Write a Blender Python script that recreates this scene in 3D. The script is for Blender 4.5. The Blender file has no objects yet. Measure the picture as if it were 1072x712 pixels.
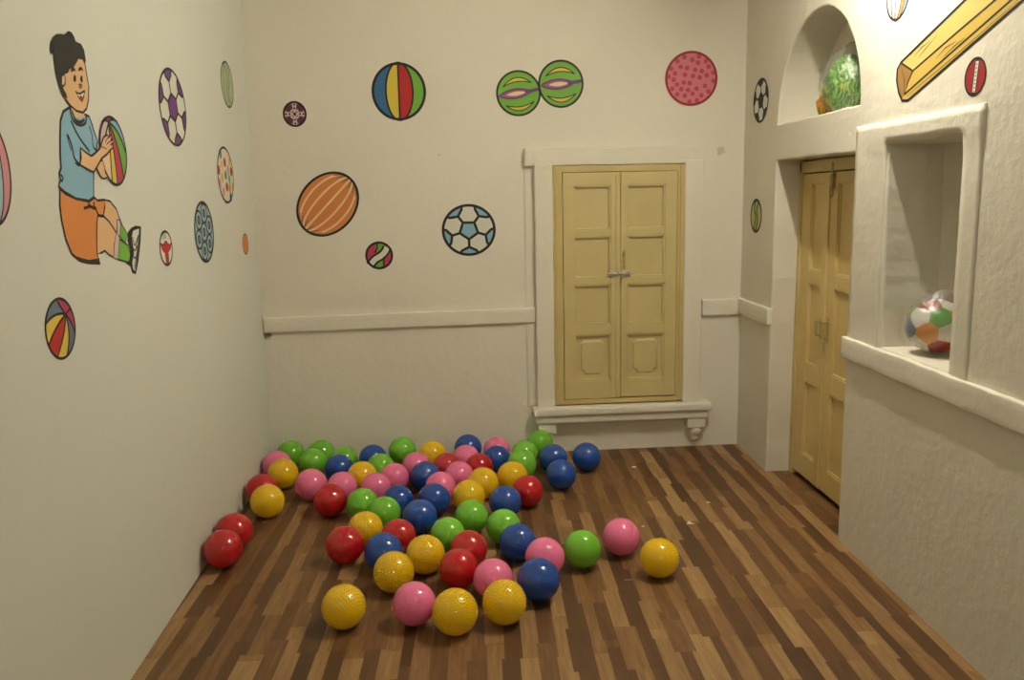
import bpy, bmesh, math, random
from mathutils import Vector, Matrix, noise
from mathutils.geometry import tessellate_polygon

scene = bpy.context.scene
COL = scene.collection
random.seed(5)

# ---------------------------------------------------------------- camera
H = 1.7
YAW, PITCH, ROLL, F = 0.0365, 0.1672, -0.0209, 873.1      # F in pixels of the 1072 wide frame
FW = Vector((math.sin(YAW)*math.cos(PITCH), math.cos(YAW)*math.cos(PITCH), -math.sin(PITCH)))
_r = Vector((math.cos(YAW), -math.sin(YAW), 0)); _u = _r.cross(FW)
RT = math.cos(ROLL)*_r + math.sin(ROLL)*_u
UP = -math.sin(ROLL)*_r + math.cos(ROLL)*_u
EYE = Vector((0, 0, H))
cam_data = bpy.data.cameras.new('camera'); cam = bpy.data.objects.new('camera', cam_data); COL.objects.link(cam)
m3 = Matrix((RT, UP, -FW)).transposed()
cam.matrix_world = Matrix.Translation(EYE) @ m3.to_4x4()
cam_data.sensor_fit = 'HORIZONTAL'; cam_data.sensor_width = 36; cam_data.lens = 36*F/1072
cam_data.clip_start = 0.05
scene.camera = cam

def ray(px, py): return FW*F + RT*(px-536) + UP*(356-py)

# wall frames: local (s along the wall, d out into the room, z up)
def frame(o, s, d):
    s = Vector(s).normalized(); d = Vector(d).normalized()
    return Matrix(((s.x, d.x, 0, o[0]), (s.y, d.y, 0, o[1]), (s.z, d.z, 1, o[2]), (0, 0, 0, 1)))
XR = 1.7405
LX0 = -1.3958 + 0.0379*5
MB = frame((0, 5.4416, 0), (1, 0.0346, 0), (0.0346, -1, 0))
MR = frame((XR, 0, 0), (0, 1, 0), (-1, 0, 0))
ML = frame((LX0, 0, 0), (-0.0379, 1, 0), (1, 0.0379, 0))
def on_wall(M, px, py, d=0):
    inv = M.inverted(); o = inv @ EYE; v = inv.to_3x3() @ ray(px, py)
    t = (d - o.y)/v.y; p = o + v*t
    return p.x, p.z

# ---------------------------------------------------------------- materials
def new_mat(name):
    m = bpy.data.materials.new(name); m.use_nodes = True
    nt = m.node_tree; b = nt.nodes['Principled BSDF']
    return m, nt, b
def flat(name, col, rough=0.6, metal=0, spec=0.5, bump=0, bscale=60):
    m, nt, b = new_mat(name)
    b.inputs['Base Color'].default_value = (*col, 1); b.inputs['Roughness'].default_value = rough
    b.inputs['Metallic'].default_value = metal; b.inputs['Specular IOR Level'].default_value = spec
    if bump:
        tc = nt.nodes.new('ShaderNodeTexCoord'); n = nt.nodes.new('ShaderNodeTexNoise'); n.inputs['Scale'].default_value = bscale
        n.inputs['Detail'].default_value = 4
        bp = nt.nodes.new('ShaderNodeBump'); bp.inputs['Strength'].default_value = bump; bp.inputs['Distance'].default_value = 0.01
        nt.links.new(tc.outputs['Object'], n.inputs['Vector']); nt.links.new(n.outputs['Fac'], bp.inputs['Height'])
        nt.links.new(bp.outputs['Normal'], b.inputs['Normal'])
    return m

def plaster(name, c1, c2, bump, scale, rough=0.75, patch=1.3, spots=()):
    m, nt, b = new_mat(name); N = nt.nodes; L = nt.links
    b.inputs['Roughness'].default_value = rough; b.inputs['Specular IOR Level'].default_value = 0.25
    g = N.new('ShaderNodeNewGeometry')
    n1 = N.new('ShaderNodeTexNoise'); n1.inputs['Scale'].default_value = patch; n1.inputs['Detail'].default_value = 5
    n2 = N.new('ShaderNodeTexNoise'); n2.inputs['Scale'].default_value = scale; n2.inputs['Detail'].default_value = 6; n2.inputs['Roughness'].default_value = 0.6
    n3 = N.new('ShaderNodeTexNoise'); n3.inputs['Scale'].default_value = scale*0.22; n3.inputs['Detail'].default_value = 3
    for n in (n1, n2, n3): L.new(g.outputs['Position'], n.inputs['Vector'])
    r = N.new('ShaderNodeValToRGB'); r.color_ramp.elements[0].position = 0.35; r.color_ramp.elements[1].position = 0.68
    r.color_ramp.elements[0].color = (*c2, 1); r.color_ramp.elements[1].color = (*c1, 1)
    L.new(n1.outputs['Fac'], r.inputs['Fac'])
    src = r.outputs['Color']
    for (p, rad, col, amt) in spots:        # stains with a place and shape of their own
        d = N.new('ShaderNodeVectorMath'); d.operation = 'DISTANCE'; d.inputs[1].default_value = p
        wob = N.new('ShaderNodeTexNoise'); wob.inputs['Scale'].default_value = 40; wob.inputs['Detail'].default_value = 3
        L.new(g.outputs['Position'], d.inputs[0]); L.new(g.outputs['Position'], wob.inputs['Vector'])
        ad = N.new('ShaderNodeMath'); ad.operation = 'MULTIPLY_ADD'; ad.inputs[1].default_value = -rad*1.6
        L.new(wob.outputs['Fac'], ad.inputs[0]); L.new(d.outputs['Value'], ad.inputs[2])
        mr = N.new('ShaderNodeMapRange'); mr.inputs['From Min'].default_value = -rad*0.2; mr.inputs['From Max'].default_value = rad*0.3
        mr.inputs['To Min'].default_value = amt; mr.inputs['To Max'].default_value = 0
        L.new(ad.outputs[0], mr.inputs['Value'])
        mx = N.new('ShaderNodeMix'); mx.data_type = 'RGBA'; mx.inputs['B'].default_value = (*col, 1)
        L.new(mr.outputs['Result'], mx.inputs['Factor']); L.new(src, mx.inputs['A']); src = mx.outputs['Result']
    L.new(src, b.inputs['Base Color'])
    ad = N.new('ShaderNodeMath'); ad.operation = 'MULTIPLY_ADD'; ad.inputs[1].default_value = 2.2
    L.new(n3.outputs['Fac'], ad.inputs[0]); L.new(n2.outputs['Fac'], ad.inputs[2])
    bp = N.new('ShaderNodeBump'); bp.inputs['Strength'].default_value = bump; bp.inputs['Distance'].default_value = 0.012
    L.new(ad.outputs[0], bp.inputs['Height']); L.new(bp.outputs['Normal'], b.inputs['Normal'])
    return m

WHITE1 = (0.82, 0.785, 0.68); WHITE2 = (0.785, 0.745, 0.635)
M_left = plaster('smooth_wall_paint', (0.72, 0.735, 0.65), (0.70, 0.71, 0.625), 0.05, 30)
M_back = plaster('back_plaster', WHITE1, WHITE2, 0.22, 22,
                 spots=[((1.585, 5.49, 1.985), 0.030, (0.48, 0.41, 0.26), 0.6), ((-1.39, 5.39, 0.865), 0.03, (0.22, 0.16, 0.08), 0.9),
                        ((-0.72, 5.41, 2.14), 0.006, (0.4, 0.34, 0.24), .7), ((-0.24, 5.43, 1.99), 0.007, (0.4, 0.34, 0.24), .6)])
M_right = plaster('rough_plaster', (0.76, 0.725, 0.615), (0.71, 0.67, 0.56), 0.3, 26)
M_trimp = plaster('moulding_plaster', (0.82, 0.785, 0.67), (0.785, 0.75, 0.635), 0.25, 30)
M_ceil = plaster('ceiling_paint', (0.84, 0.83, 0.79), (0.81, 0.80, 0.76), 0.1, 20)

def floor_mat():
    m, nt, b = new_mat('strip_laminate'); N = nt.nodes; L = nt.links
    g = N.new('ShaderNodeNewGeometry'); sp = N.new('ShaderNodeSeparateXYZ'); L.new(g.outputs['Position'], sp.inputs[0])
    def math_(op, a, bb=None, c=None):
        n = N.new('ShaderNodeMath'); n.operation = op
        for i, v in enumerate((a, bb, c)):
            if v is None: continue
            if isinstance(v, (int, float)): n.inputs[i].default_value = v
            else: L.new(v, n.inputs[i])
        return n.outputs[0]
    W = 0.066
    row = math_('FLOOR', math_('DIVIDE', math_('ADD', sp.outputs['Y'], 9.93), 0.31))
    u = math_('DIVIDE', math_('ADD', sp.outputs['X'], 10.0), W)
    base = math_('FLOOR', u); fr = math_('FRACT', u)
    def rnd(a, bq, k):
        c = N.new('ShaderNodeCombineXYZ'); c.inputs[2].default_value = k
        for i_, v in enumerate((a, bq)):
            if isinstance(v, (int, float)): c.inputs[i_].default_value = v
            else: L.new(v, c.inputs[i_])
        w_ = N.new('ShaderNodeTexWhiteNoise'); w_.noise_dimensions = '3D'; L.new(c.outputs[0], w_.inputs['Vector']); return w_.outputs['Value']
    # strip edges jog sideways where one printed plank row meets the next
    rowe = math_('FLOOR', math_('ADD', math_('DIVIDE', math_('ADD', sp.outputs['Y'], 9.93), 0.31), math_('MULTIPLY', math_('ROUND', math_('MULTIPLY', rnd(base, 0.0, 7.0), 2.0)), 0.33)))
    edge = math_('MULTIPLY', rnd(base, rowe, 1.0), 0.5)
    sel = math_('LESS_THAN', fr, edge)
    col = math_('SUBTRACT', base, sel)
    row = math_('FLOOR', math_('ADD', math_('DIVIDE', math_('ADD', sp.outputs['Y'], 9.93), 0.31), math_('MULTIPLY', math_('ROUND', math_('MULTIPLY', rnd(col, 0.0, 7.0), 2.0)), 0.33)))
    yo = math_('MULTIPLY', rnd(col, 0.0, 2.0), 0.9)
    long_ = math_('FLOOR', math_('DIVIDE', math_('ADD', math_('ADD', sp.outputs['Y'], yo), 9.0), 1.24))
    par = math_('MODULO', col, 2)
    tonal = math_('ADD', math_('ADD', math_('MULTIPLY', par, 0.42), math_('MULTIPLY', rnd(col, long_, 3.0), 0.34)), math_('MULTIPLY', rnd(col, row, 4.0), 0.19))
    xf = math_('ADD', math_('ABSOLUTE', math_('SUBTRACT', fr, edge)), 0.0)
    # grain
    mp = N.new('ShaderNodeCombineXYZ')
    L.new(math_('MULTIPLY', sp.outputs['X'], 34), mp.inputs[0]); L.new(math_('MULTIPLY', sp.outputs['Y'], 2.6), mp.inputs[1])
    L.new(math_('MULTIPLY', tonal, 37), mp.inputs[2])
    gr = N.new('ShaderNodeTexNoise'); gr.inputs['Scale'].default_value = 1.6; gr.inputs['Detail'].default_value = 7; gr.inputs['Roughness'].default_value = 0.65
    L.new(mp.outputs[0], gr.inputs['Vector'])
    tone = math_('ADD', tonal, math_('MULTIPLY', math_('SUBTRACT', gr.outputs['Fac'], 0.5), 0.8))
    r = N.new('ShaderNodeValToRGB'); e = r.color_ramp.elements
    e[0].position = 0.0; e[0].color = (0.064, 0.029, 0.011, 1); e[1].position = 1.0; e[1].color = (0.38, 0.235, 0.10, 1)
    for p, c in ((0.25, (0.102, 0.045, 0.016)), (0.45, (0.152, 0.071, 0.025)), (0.65, (0.225, 0.12, 0.044)), (0.82, (0.30, 0.178, 0.071))):
        x = e.new(p); x.color = (*c, 1)
    L.new(tone, r.inputs['Fac'])
    # thin joints
    mk = math_('GREATER_THAN', xf, 0.02)
    mx = N.new('ShaderNodeMix'); mx.data_type = 'RGBA'; mx.blend_type = 'MULTIPLY'; mx.inputs['Factor'].default_value = 1
    jr = N.new('ShaderNodeMapRange'); jr.inputs['To Min'].default_value = 0.72; L.new(mk, jr.inputs['Value'])
    L.new(r.outputs['Color'], mx.inputs['A']); L.new(jr.outputs['Result'], mx.inputs['B'])
    L.new(mx.outputs['Result'], b.inputs['Base Color'])
    rr = N.new('ShaderNodeMapRange'); rr.inputs['To Min'].default_value = 0.38; rr.inputs['To Max'].default_value = 0.6; L.new(gr.outputs['Fac'], rr.inputs['Value'])
    L.new(rr.outputs['Result'], b.inputs['Roughness']); b.inputs['Specular IOR Level'].default_value = 0.35
    bp = N.new('ShaderNodeBump'); bp.inputs['Strength'].default_value = 0.12; bp.inputs['Distance'].default_value = 0.003
    L.new(gr.outputs['Fac'], bp.inputs['Height']); L.new(bp.outputs['Normal'], b.inputs['Normal'])
    return m
M_floor = floor_mat()

def wood_paint(name, c1, c2, bump=0.12):
    m, nt, b = new_mat(name); N = nt.nodes; L = nt.links
    b.inputs['Roughness'].default_value = 0.45
    g = N.new('ShaderNodeNewGeometry'); n = N.new('ShaderNodeTexNoise'); n.inputs['Scale'].default_value = 5; n.inputs['Detail'].default_value = 6
    L.new(g.outputs['Position'], n.inputs['Vector'])
    r = N.new('ShaderNodeValToRGB'); r.color_ramp.elements[0].position = 0.3; r.color_ramp.elements[1].position = 0.7
    r.color_ramp.elements[0].color = (*c2, 1); r.color_ramp.elements[1].color = (*c1, 1)
    L.new(n.outputs['Fac'], r.inputs['Fac']); L.new(r.outputs['Color'], b.inputs['Base Color'])
    n2 = N.new('ShaderNodeTexNoise'); n2.inputs['Scale'].default_value = 45; n2.inputs['Detail'].default_value = 4; L.new(g.outputs['Position'], n2.inputs['Vector'])
    bp = N.new('ShaderNodeBump'); bp.inputs['Strength'].default_value = bump; bp.inputs['Distance'].default_value = 0.006
    L.new(n2.outputs['Fac'], bp.inputs['Height']); L.new(bp.outputs['Normal'], b.inputs['Normal'])
    return m
M_cream = wood_paint('cream_yellow_enamel', (0.62, 0.52, 0.25), (0.58, 0.48, 0.22))
M_cream2 = wood_paint('cream_yellow_enamel_worn', (0.60, 0.48, 0.20), (0.54, 0.43, 0.17))
M_door = wood_paint('door_enamel', (0.68, 0.52, 0.215), (0.62, 0.465, 0.18))
M_gap = flat('dark_gap', (0.03, 0.02, 0.01), 0.9)
M_steel = flat('worn_steel', (0.55, 0.53, 0.50), 0.35, 1.0, bump=0.3)
M_iron = flat('painted_iron', (0.42, 0.33, 0.13), 0.45, 0.2)

# ---------------------------------------------------------------- object helpers
def link(name, bm, mats, parent=None, M=None, smooth=False):
    bmesh.ops.recalc_face_normals(bm, faces=bm.faces)
    me = bpy.data.meshes.new(name); bm.to_mesh(me); bm.free()
    for m in (mats if isinstance(mats, (list, tuple)) else [mats]): me.materials.append(m)
    if smooth: me.polygons.foreach_set('use_smooth', [True]*len(me.polygons))
    o = bpy.data.objects.new(name, me); COL.objects.link(o)
    if parent: o.parent = parent
    if M is not None: o.matrix_world = M
    return o
def tag(o, label=None, cat=None, group=None, kind=None):
    if label: o['label'] = label
    if cat: o['category'] = cat
    if group: o['group'] = group
    if kind: o['kind'] = kind
    return o
def empty(name, loc):
    o = bpy.data.objects.new(name, None); o.location = loc; o.empty_display_size = 0.1; COL.objects.link(o); return o
def child(name, bm, mats, root, smooth=False):
    """mesh given in world space, stored relative to its root"""
    base = root.location.copy()
    pr = root
    while pr.parent: pr = pr.parent; base += pr.location
    bmesh.ops.translate(bm, vec=-base, verts=bm.verts)
    return link(name, bm, mats, root, smooth=smooth)

def box(bm, M, s0, s1, d0, d1, z0, z1, bev=0.0, mi=0):
    vs = [bm.verts.new(M @ Vector((s, d, z))) for s in (s0, s1) for d in (d0, d1) for z in (z0, z1)]
    idx = [(0, 1, 3, 2), (4, 6, 7, 5), (0, 4, 5, 1), (2, 3, 7, 6), (0, 2, 6, 4), (1, 5, 7, 3)]
    fs = [bm.faces.new([vs[i] for i in f]) for f in idx]
    for f in fs: f.material_index = mi
    if bev:
        es = list({e for f in fs for e in f.edges})
        bmesh.ops.bevel(bm, geom=es, offset=bev, segments=2, affect='EDGES', profile=0.6)

def rough_box(bm, M, s0, s1, d0, d1, z0, z1, amp=0.003, step=0.03, slope=0.0, bev=0.006, seed=0.0):
    """plastered block: gridded, corners rounded, surface wobbling; slope = rise of z per metre along s"""
    def ax(a, b):
        n = max(1, min(160, int(round((b-a)/step)))); L = [a + (b-a)*i/n for i in range(n+1)]
        if b-a > 3*bev: L = [a, a+bev*0.4, a+bev] + [x for x in L if a+bev*1.5 < x < b-bev*1.5] + [b-bev, b-bev*0.4, b]
        return L
    S, D, Z = ax(s0, s1), ax(d0, d1), ax(z0, z1)
    cache = {}
    def V(s, d, z):
        k = (round(s, 5), round(d, 5), round(z, 5))
        if k in cache: return cache[k]
        p = Vector((s, d, z)); q = Vector((min(max(s, s0+bev), s1-bev), min(max(d, d0-9), d1-bev), min(max(z, z0+bev), z1-bev)))
        v = p - q
        if v.length > bev: p = q + v.normalized()*bev
        nz = noise.noise_vector((p+Vector((seed, seed*2, 0)))*7)*amp + noise.noise_vector((p+Vector((seed, 0, 3)))*23)*amp*0.5
        p = p + nz; p.z += slope*(s-s0)
        cache[k] = bm.verts.new(M @ p); return cache[k]
    def grid(A, B, f):
        for i in range(len(A)-1):
            for j in range(len(B)-1):
                q = [f(A[i], B[j]), f(A[i+1], B[j]), f(A[i+1], B[j+1]), f(A[i], B[j+1])]
                if len(set(q)) == 4:
                    try: bm.faces.new(q)
                    except ValueError: pass
    grid(S, Z, lambda a, b: V(a, d1, b)); grid(S, Z, lambda a, b: V(a, d0, b))
    grid(S, D, lambda a, b: V(a, b, z0)); grid(S, D, lambda a, b: V(a, b, z1))
    grid(D, Z, lambda a, b: V(s0, a, b)); grid(D, Z, lambda a, b: V(s1, a, b))

def cyl(bm, M, p0, p1, r, seg=12, r1=None):
    a = M @ Vector(p0); b = M @ Vector(p1); ax = (b-a); L = ax.length
    q = ax.to_track_quat('Z', 'Y').to_matrix().to_4x4()
    bmesh.ops.create_cone(bm, cap_ends=True, segments=seg, radius1=r, radius2=r if r1 is None else r1, depth=L,
                          matrix=Matrix.Translation((a+b)/2) @ q)
LAMP_E = 410.0; EXPO = 0.0
# ---------------------------------------------------------------- room shell
def structure(o): o['kind'] = 'structure'; return o
ZC = 3.25; Y0 = -1.7
def leftx(y): return LX0 - 0.0379*y
def backy(x): return 5.4416 + 0.0346*x

bm = bmesh.new()
vs = [bm.verts.new(p) for p in ((leftx(Y0)-.1, Y0-.1, 0), (2.2, Y0-.1, 0), (2.2, 5.7, 0), (leftx(5.6)-.1, 5.7, 0))]
bm.faces.new(vs); r = bmesh.ops.extrude_face_region(bm, geom=bm.faces[:]); bmesh.ops.translate(bm, vec=(0, 0, -.1), verts=[v for v in r['geom'] if isinstance(v, bmesh.types.BMVert)])
structure(link('floor', bm, M_floor))
bm = bmesh.new()
vs = [bm.verts.new(p) for p in ((leftx(Y0)-.1, Y0-.1, ZC), (2.2, Y0-.1, ZC), (2.2, 5.7, ZC), (leftx(5.6)-.1, 5.7, ZC))]
bm.faces.new(vs); r = bmesh.ops.extrude_face_region(bm, geom=bm.faces[:]); bmesh.ops.translate(bm, vec=(0, 0, .1), verts=[v for v in r['geom'] if isinstance(v, bmesh.types.BMVert)])
structure(link('ceiling', bm, M_ceil))

def slab(name, M, s0, s1, mat, z0=0.0):
    bm = bmesh.new(); box(bm, M, s0, s1, -0.1, 0, z0, ZC); return structure(link(name, bm, mat))
slab('wall_left', ML, Y0, 5.4, M_left)
slab('wall_back', MB, leftx(5.39)-.1, XR+0.5, M_back)
MF = frame((0, Y0, 0), (1, 0, 0), (0, 1, 0))
slab('wall_front', MF, -1.3, XR+.3, M_back)

# right wall: thick plaster with a door recess, an arched recess over it and a shelf niche
DOOR = (3.862, 4.915, 1.888); ARCH = (3.842, 4.895, 2.092); NICHE = (2.993, 3.553, 1.030, 1.898)
def wob(s, z, k=0.0, a=0.004):
    return noise.noise(Vector((s*6+k, z*6, k)))*a + noise.noise(Vector((s*19+k, z*19, k)))*a*0.5
def dense(pts, step=0.03, closed=False):
    out = []
    P = pts + ([pts[0]] if closed else [])
    for a, b in zip(P[:-1], P[1:]):
        n = max(1, int(math.hypot(b[0]-a[0], b[1]-a[1])/step))
        for i in range(n): out.append((a[0]+(b[0]-a[0])*i/n, a[1]+(b[1]-a[1])*i/n))
    if not closed: out.append(pts[-1])
    return out
def arch_pts(y0, y1, z, n=40, dense_base=True):
    c = (y0+y1)/2; r = (y1-y0)/2
    arc = [(c+r*math.cos(math.pi*i/n), z+r*1.0*math.sin(math.pi*i/n)) for i in range(n+1)]
    base = dense([(y0, z), (y1, z)])[1:-1]
    return arc + base
def outset(pts, k, closed=True):
    n = len(pts); out = []
    area = sum(pts[i][0]*pts[(i+1) % n][1]-pts[(i+1) % n][0]*pts[i][1] for i in range(n))
    sg = 1 if area > 0 else -1
    for i, p in enumerate(pts):
        a = pts[i-1] if (closed or i) else pts[i]; b = pts[(i+1) % n] if (closed or i < n-1) else pts[i]
        t = Vector((b[0]-a[0], b[1]-a[1])); t = t.normalized() if t.length else Vector((1, 0))
        out.append((p[0]+sg*t.y*k, p[1]-sg*t.x*k))
    return out
def hole(pts, k): return [(y+wob(y, z, k), z+wob(y, z, k+5)) for y, z in pts]
door_in = hole(dense([(DOOR[1], 0.0), (DOOR[1]-.02, DOOR[2]+.004), (DOOR[0]+.006, DOOR[2]-.008), (DOOR[0], 0.0)]), 1)
door_in[0] = (door_in[0][0], 0); door_in[-1] = (door_in[-1][0], 0)
arch_in = hole(arch_pts(*ARCH), 2)
nich_in = hole(dense([(NICHE[0], NICHE[2]), (NICHE[1]-.03, NICHE[2]), (NICHE[1], NICHE[3]), (NICHE[0], NICHE[3])], closed=True), 3)
rad = 0.009
def open_out(pts):      # the open (floor-cut) outline of the doorway
    out = outset(pts, rad, False); out[0] = (out[0][0], 0); out[-1] = (out[-1][0], 0); return out
d_out = open_out(door_in)
if d_out[0][0] < door_in[0][0]: d_out = [(2*a[0]-b[0], 2*a[1]-b[1]) for a, b in zip(door_in, d_out)]; d_out[0] = (d_out[0][0], 0); d_out[-1] = (d_out[-1][0], 0)
a_out = outset(arch_in, rad); n_out = outset(nich_in, rad)
bm = bmesh.new()
YE = backy(XR)+.03
outer = [(Y0-.05, 0)] + d_out[::-1] + [(YE, 0), (YE, ZC), (Y0-.05, ZC)]
loops = [[Vector((a, b, 0)) for a, b in L] for L in (outer, a_out, n_out)]
flatv = [bm.verts.new(MR @ Vector((v.x, 0, v.y))) for L in loops for v in L]
for t in tessellate_polygon(loops):
    try: bm.faces.new([flatv[i] for i in t])
    except ValueError: pass
def reveal(bm, L_out, L_in, depths, closed=True, shrink=None):
    rows = [[MR @ Vector((y, 0, z)) for y, z in L_out]]
    mid = [((a[0]*.3+b[0]*.7), (a[1]*.3+b[1]*.7)) for a, b in zip(L_out, L_in)]
    rows.append([MR @ Vector((y, -rad*.3, z)) for y, z in mid])
    rows.append([MR @ Vector((y, -rad, z)) for y, z in L_in])
    for j, d in enumerate(depths):
        P = shrink(j, L_in) if shrink else L_in
        rows.append([MR @ Vector((y, -d, z)) for y, z in P])
    V = [[bm.verts.new(p) for p in r] for r in rows]
    n = len(L_in)
    for a, b in zip(V[:-1], V[1:]):
        for i in range(n if closed else n-1):
            j = (i+1) % n
            bm.faces.new((a[i], a[j], b[j], b[i]))
    return V[-1]
DD = 0.155
last = reveal(bm, d_out, door_in, [0.08, DD+.06], closed=False)
bm.faces.new(last)
# arch: first recess, then a smaller arched opening in its back
last = reveal(bm, a_out, arch_in, [0.12, 0.235])
c0 = (ARCH[0]+ARCH[1])/2
inner = [(c0+(y-c0)*0.74, ARCH[2]+(z-ARCH[2])*0.78 + (0.0)) for y, z in arch_in]
v2 = [bm.verts.new(MR @ Vector((y, -0.235, z))) for y, z in inner]
v3 = [bm.verts.new(MR @ Vector((y, -0.36, z))) for y, z in inner]
n = len(inner)
for i in range(n):
    j = (i+1) % n
    bm.faces.new((last[i], last[j], v2[j], v2[i])); bm.faces.new((v2[i], v2[j], v3[j], v3[i]))
f = bm.faces.new(v3); bmesh.ops.triangulate(bm, faces=[f])
# niche: side walls curve round into the back
ND = 0.29
def nshr(j, L):
    k = (0.0, 0.03, 0.1, 0.28)[j]
    c = (NICHE[0]+NICHE[1])/2
    return [(c+(y-c)*(1-k), z) for y, z in L]
last = reveal(bm, n_out, nich_in, [0.10, 0.17, 0.23, ND], shrink=nshr)
f = bm.faces.new(last); bmesh.ops.triangulate(bm, faces=[f])
bmesh.ops.remove_doubles(bm, verts=bm.verts, dist=0.0004)
# outer shell so that the wall has real thickness
box(bm, MR, Y0-.05, YE, -0.46, -0.45, 0, ZC)
structure(link('wall_right', bm, M_right))

# ---- mouldings of the room
def trim(name, M, *a, **k):
    bm = bmesh.new(); rough_box(bm, M, *a, **k); o = structure(link(name, bm, M_trimp, smooth=True)); return o
trim("trim_1", MB, -1.405, 0.36, -0.01, 0.024, 0.882, 0.978, slope=0.0075, seed=1)
trim('trim_2', MB, 1.475, XR-.004, -0.01, 0.024, 0.905, 1.012, seed=2)
trim('trim_3', MR, 4.905, 5.497, -0.01, 0.024, 0.918, 1.02, seed=3)
# raised frame round the niche: ledge, head band, near post, outer pier edge, and the blocks beside the arch
bm = bmesh.new(); rough_box(bm, MR, Y0, 3.872, -0.01, 0.024, 0.922, 1.022, amp=0.004, step=0.035, seed=4)
structure(link('trim_4', bm, M_trimp, smooth=True))
def frame_sheet(keep, ys, zs, d1, amp=.0025):
    """one proud coat of plaster: the grid cells that are kept, wobbling, with soft edges down to the wall"""
    bm = bmesh.new(); vc = {}
    def V(i, j):
        if (i, j) not in vc:
            y, z = ys[i], zs[j]; k = max(0, min(1, (z-1.80)/.12)); k = k*k*(3-2*k)*max(0, min(1, (3.78-y)/.12)); d = .003+(d1-.003)*k; n = noise.noise_vector(Vector((y*9, z*9, 4.2)))
            vc[(i, j)] = bm.verts.new(MR @ Vector((y+n.x*amp*1.3, d+n.y*amp*.4, z+n.z*amp*1.3)))
        return vc[(i, j)]
    for i in range(len(ys)-1):
        for j in range(len(zs)-1):
            if keep((ys[i]+ys[i+1])/2, (zs[j]+zs[j+1])/2): bm.faces.new((V(i, j), V(i+1, j), V(i+1, j+1), V(i, j+1)))
    cur = [e for e in bm.edges if e.is_boundary]
    for dy, grow in ((-.002, .0025), (-d1-.006, .001)):
        r_ = bmesh.ops.extrude_edge_only(bm, edges=cur); vs_n = [v for v in r_['geom'] if isinstance(v, bmesh.types.BMVert)]
        cur = [e for e in r_['geom'] if isinstance(e, bmesh.types.BMEdge)]
        cur = [e for e in cur if all(v in vs_n for v in e.verts)]
        bmesh.ops.translate(bm, vec=MR.to_3x3() @ Vector((0, dy, 0)), verts=vs_n)
    return bm
def steps(a, b, n): return [a+(b-a)*i/n for i in range(n)]
ysF = steps(2.868, 2.984, 4)+steps(2.984, 3.557, 20)+steps(3.557, 3.66, 4)+steps(3.66, 3.852, 7)+[3.852]
zsF = steps(1.010, 1.902, 30)+steps(1.902, 1.992, 3)+steps(1.992, 2.078, 3)+[2.078]
bm = frame_sheet(lambda y, z: not (2.984 < y < 3.557 and z < 1.902) and not z > 1.992, ysF, zsF, .010)
structure(link('trim_5', bm, M_right, smooth=True))

# ---------------------------------------------------------------- shuttered window in the back wall
win = empty('window_1', MB @ Vector((0.915, 0, 0.2))); structure(win)
bm = bmesh.new()
rough_box(bm, MB, 0.295, 0.37, -0.01, 0.006, 0.325, 2.02, amp=.003, seed=1.5)
rough_box(bm, MB, 0.36, 0.478, -0.01, 0.043, 0.325, 1.925, amp=.003, seed=2.5)
rough_box(bm, MB, 1.343, 1.462, -0.01, 0.043, 0.325, 1.925, amp=.003, seed=3.5)
rough_box(bm, MB, 0.30, 1.47, -0.01, 0.038, 1.905, 2.02, amp=.003, seed=4.5)
child('window_surround', bm, M_trimp, win, True)
bm = bmesh.new()
rough_box(bm, MB, 0.325, 1.53, -0.01, 0.105, 0.272, 0.325, amp=.003, seed=5.5, bev=.012)
rough_box(bm, MB, 0.34, 1.515, -0.01, 0.085, 0.215, 0.27, amp=.003, seed=6.5, bev=.012)
child('window_sill', bm, M_trimp, win, True)
def bracket(s):
    bm = bmesh.new()
    rough_box(bm, MB, s-.062, s+.062, -0.01, 0.075, 0.145, 0.222, amp=.003, seed=s, bev=.008)
    # scrolled lower lobe tapering into the wall
    prof = [(0.0, 0.15), (0.068, 0.15), (0.072, 0.12), (0.06, 0.095), (0.047, 0.085), (0.05, 0.07), (0.04, 0.052), (0.022, 0.04), (0.0, 0.03)]
    rows = []
    for k in range(7):
        t = -1+2*k/6; w = 0.038
        rows.append([(s + t*w*(0.55+0.45*min(1, max(0, (z-.03)/.09))), d*(1-0.18*t*t), z) for d, z in prof])
    V = [[bm.verts.new(MB @ Vector(p)) for p in r] for r in rows]
    for a, b in zip(V[:-1], V[1:]):
        for i in range(len(prof)-1): bm.faces.new((a[i], a[i+1], b[i+1], b[i]))
    bm.faces.new(V[0]); bm.faces.new(V[-1][::-1])
    return child('sill_bracket', bm, M_trimp, win, True)
bracket(0.42); bracket(1.435)

def panelled(bm, M, s0, s1, d0, d1, z0, z1, panels, lip=0.012):
    """door leaf: stiles and rails left solid around the openings listed as (a, b, c, d)"""
    cols = sorted({s0, s1, *[p[0] for p in panels], *[p[1] for p in panels]})
    zs = sorted({z0, z1, *[p[2] for p in panels], *[p[3] for p in panels]})
    ps0, ps1 = panels[0][0], panels[0][1]
    box(bm, M, s0, ps0, d0, d1, z0, z1, .002); box(bm, M, ps1, s1, d0, d1, z0, z1, .002)
    edges = [z0]
    for p in sorted(panels, key=lambda q: q[2]): edges += [p[2], p[3]]
    edges.append(z1)
    for a, b in zip(edges[::2], edges[1::2]):
        box(bm, M, ps0-.001, ps1+.001, d0, d1-.0015, a, b, .002)
    for (a, b, c, d) in panels:      # moulded bead round each opening
        w = lip
        for q in ((a, a+w, c, d), (b-w, b, c, d), (a, b, c, c+w), (a, b, d-w, d)):
            box(bm, M, q[0], q[1], d0, d1-.007, q[2], q[3], .003)
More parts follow.
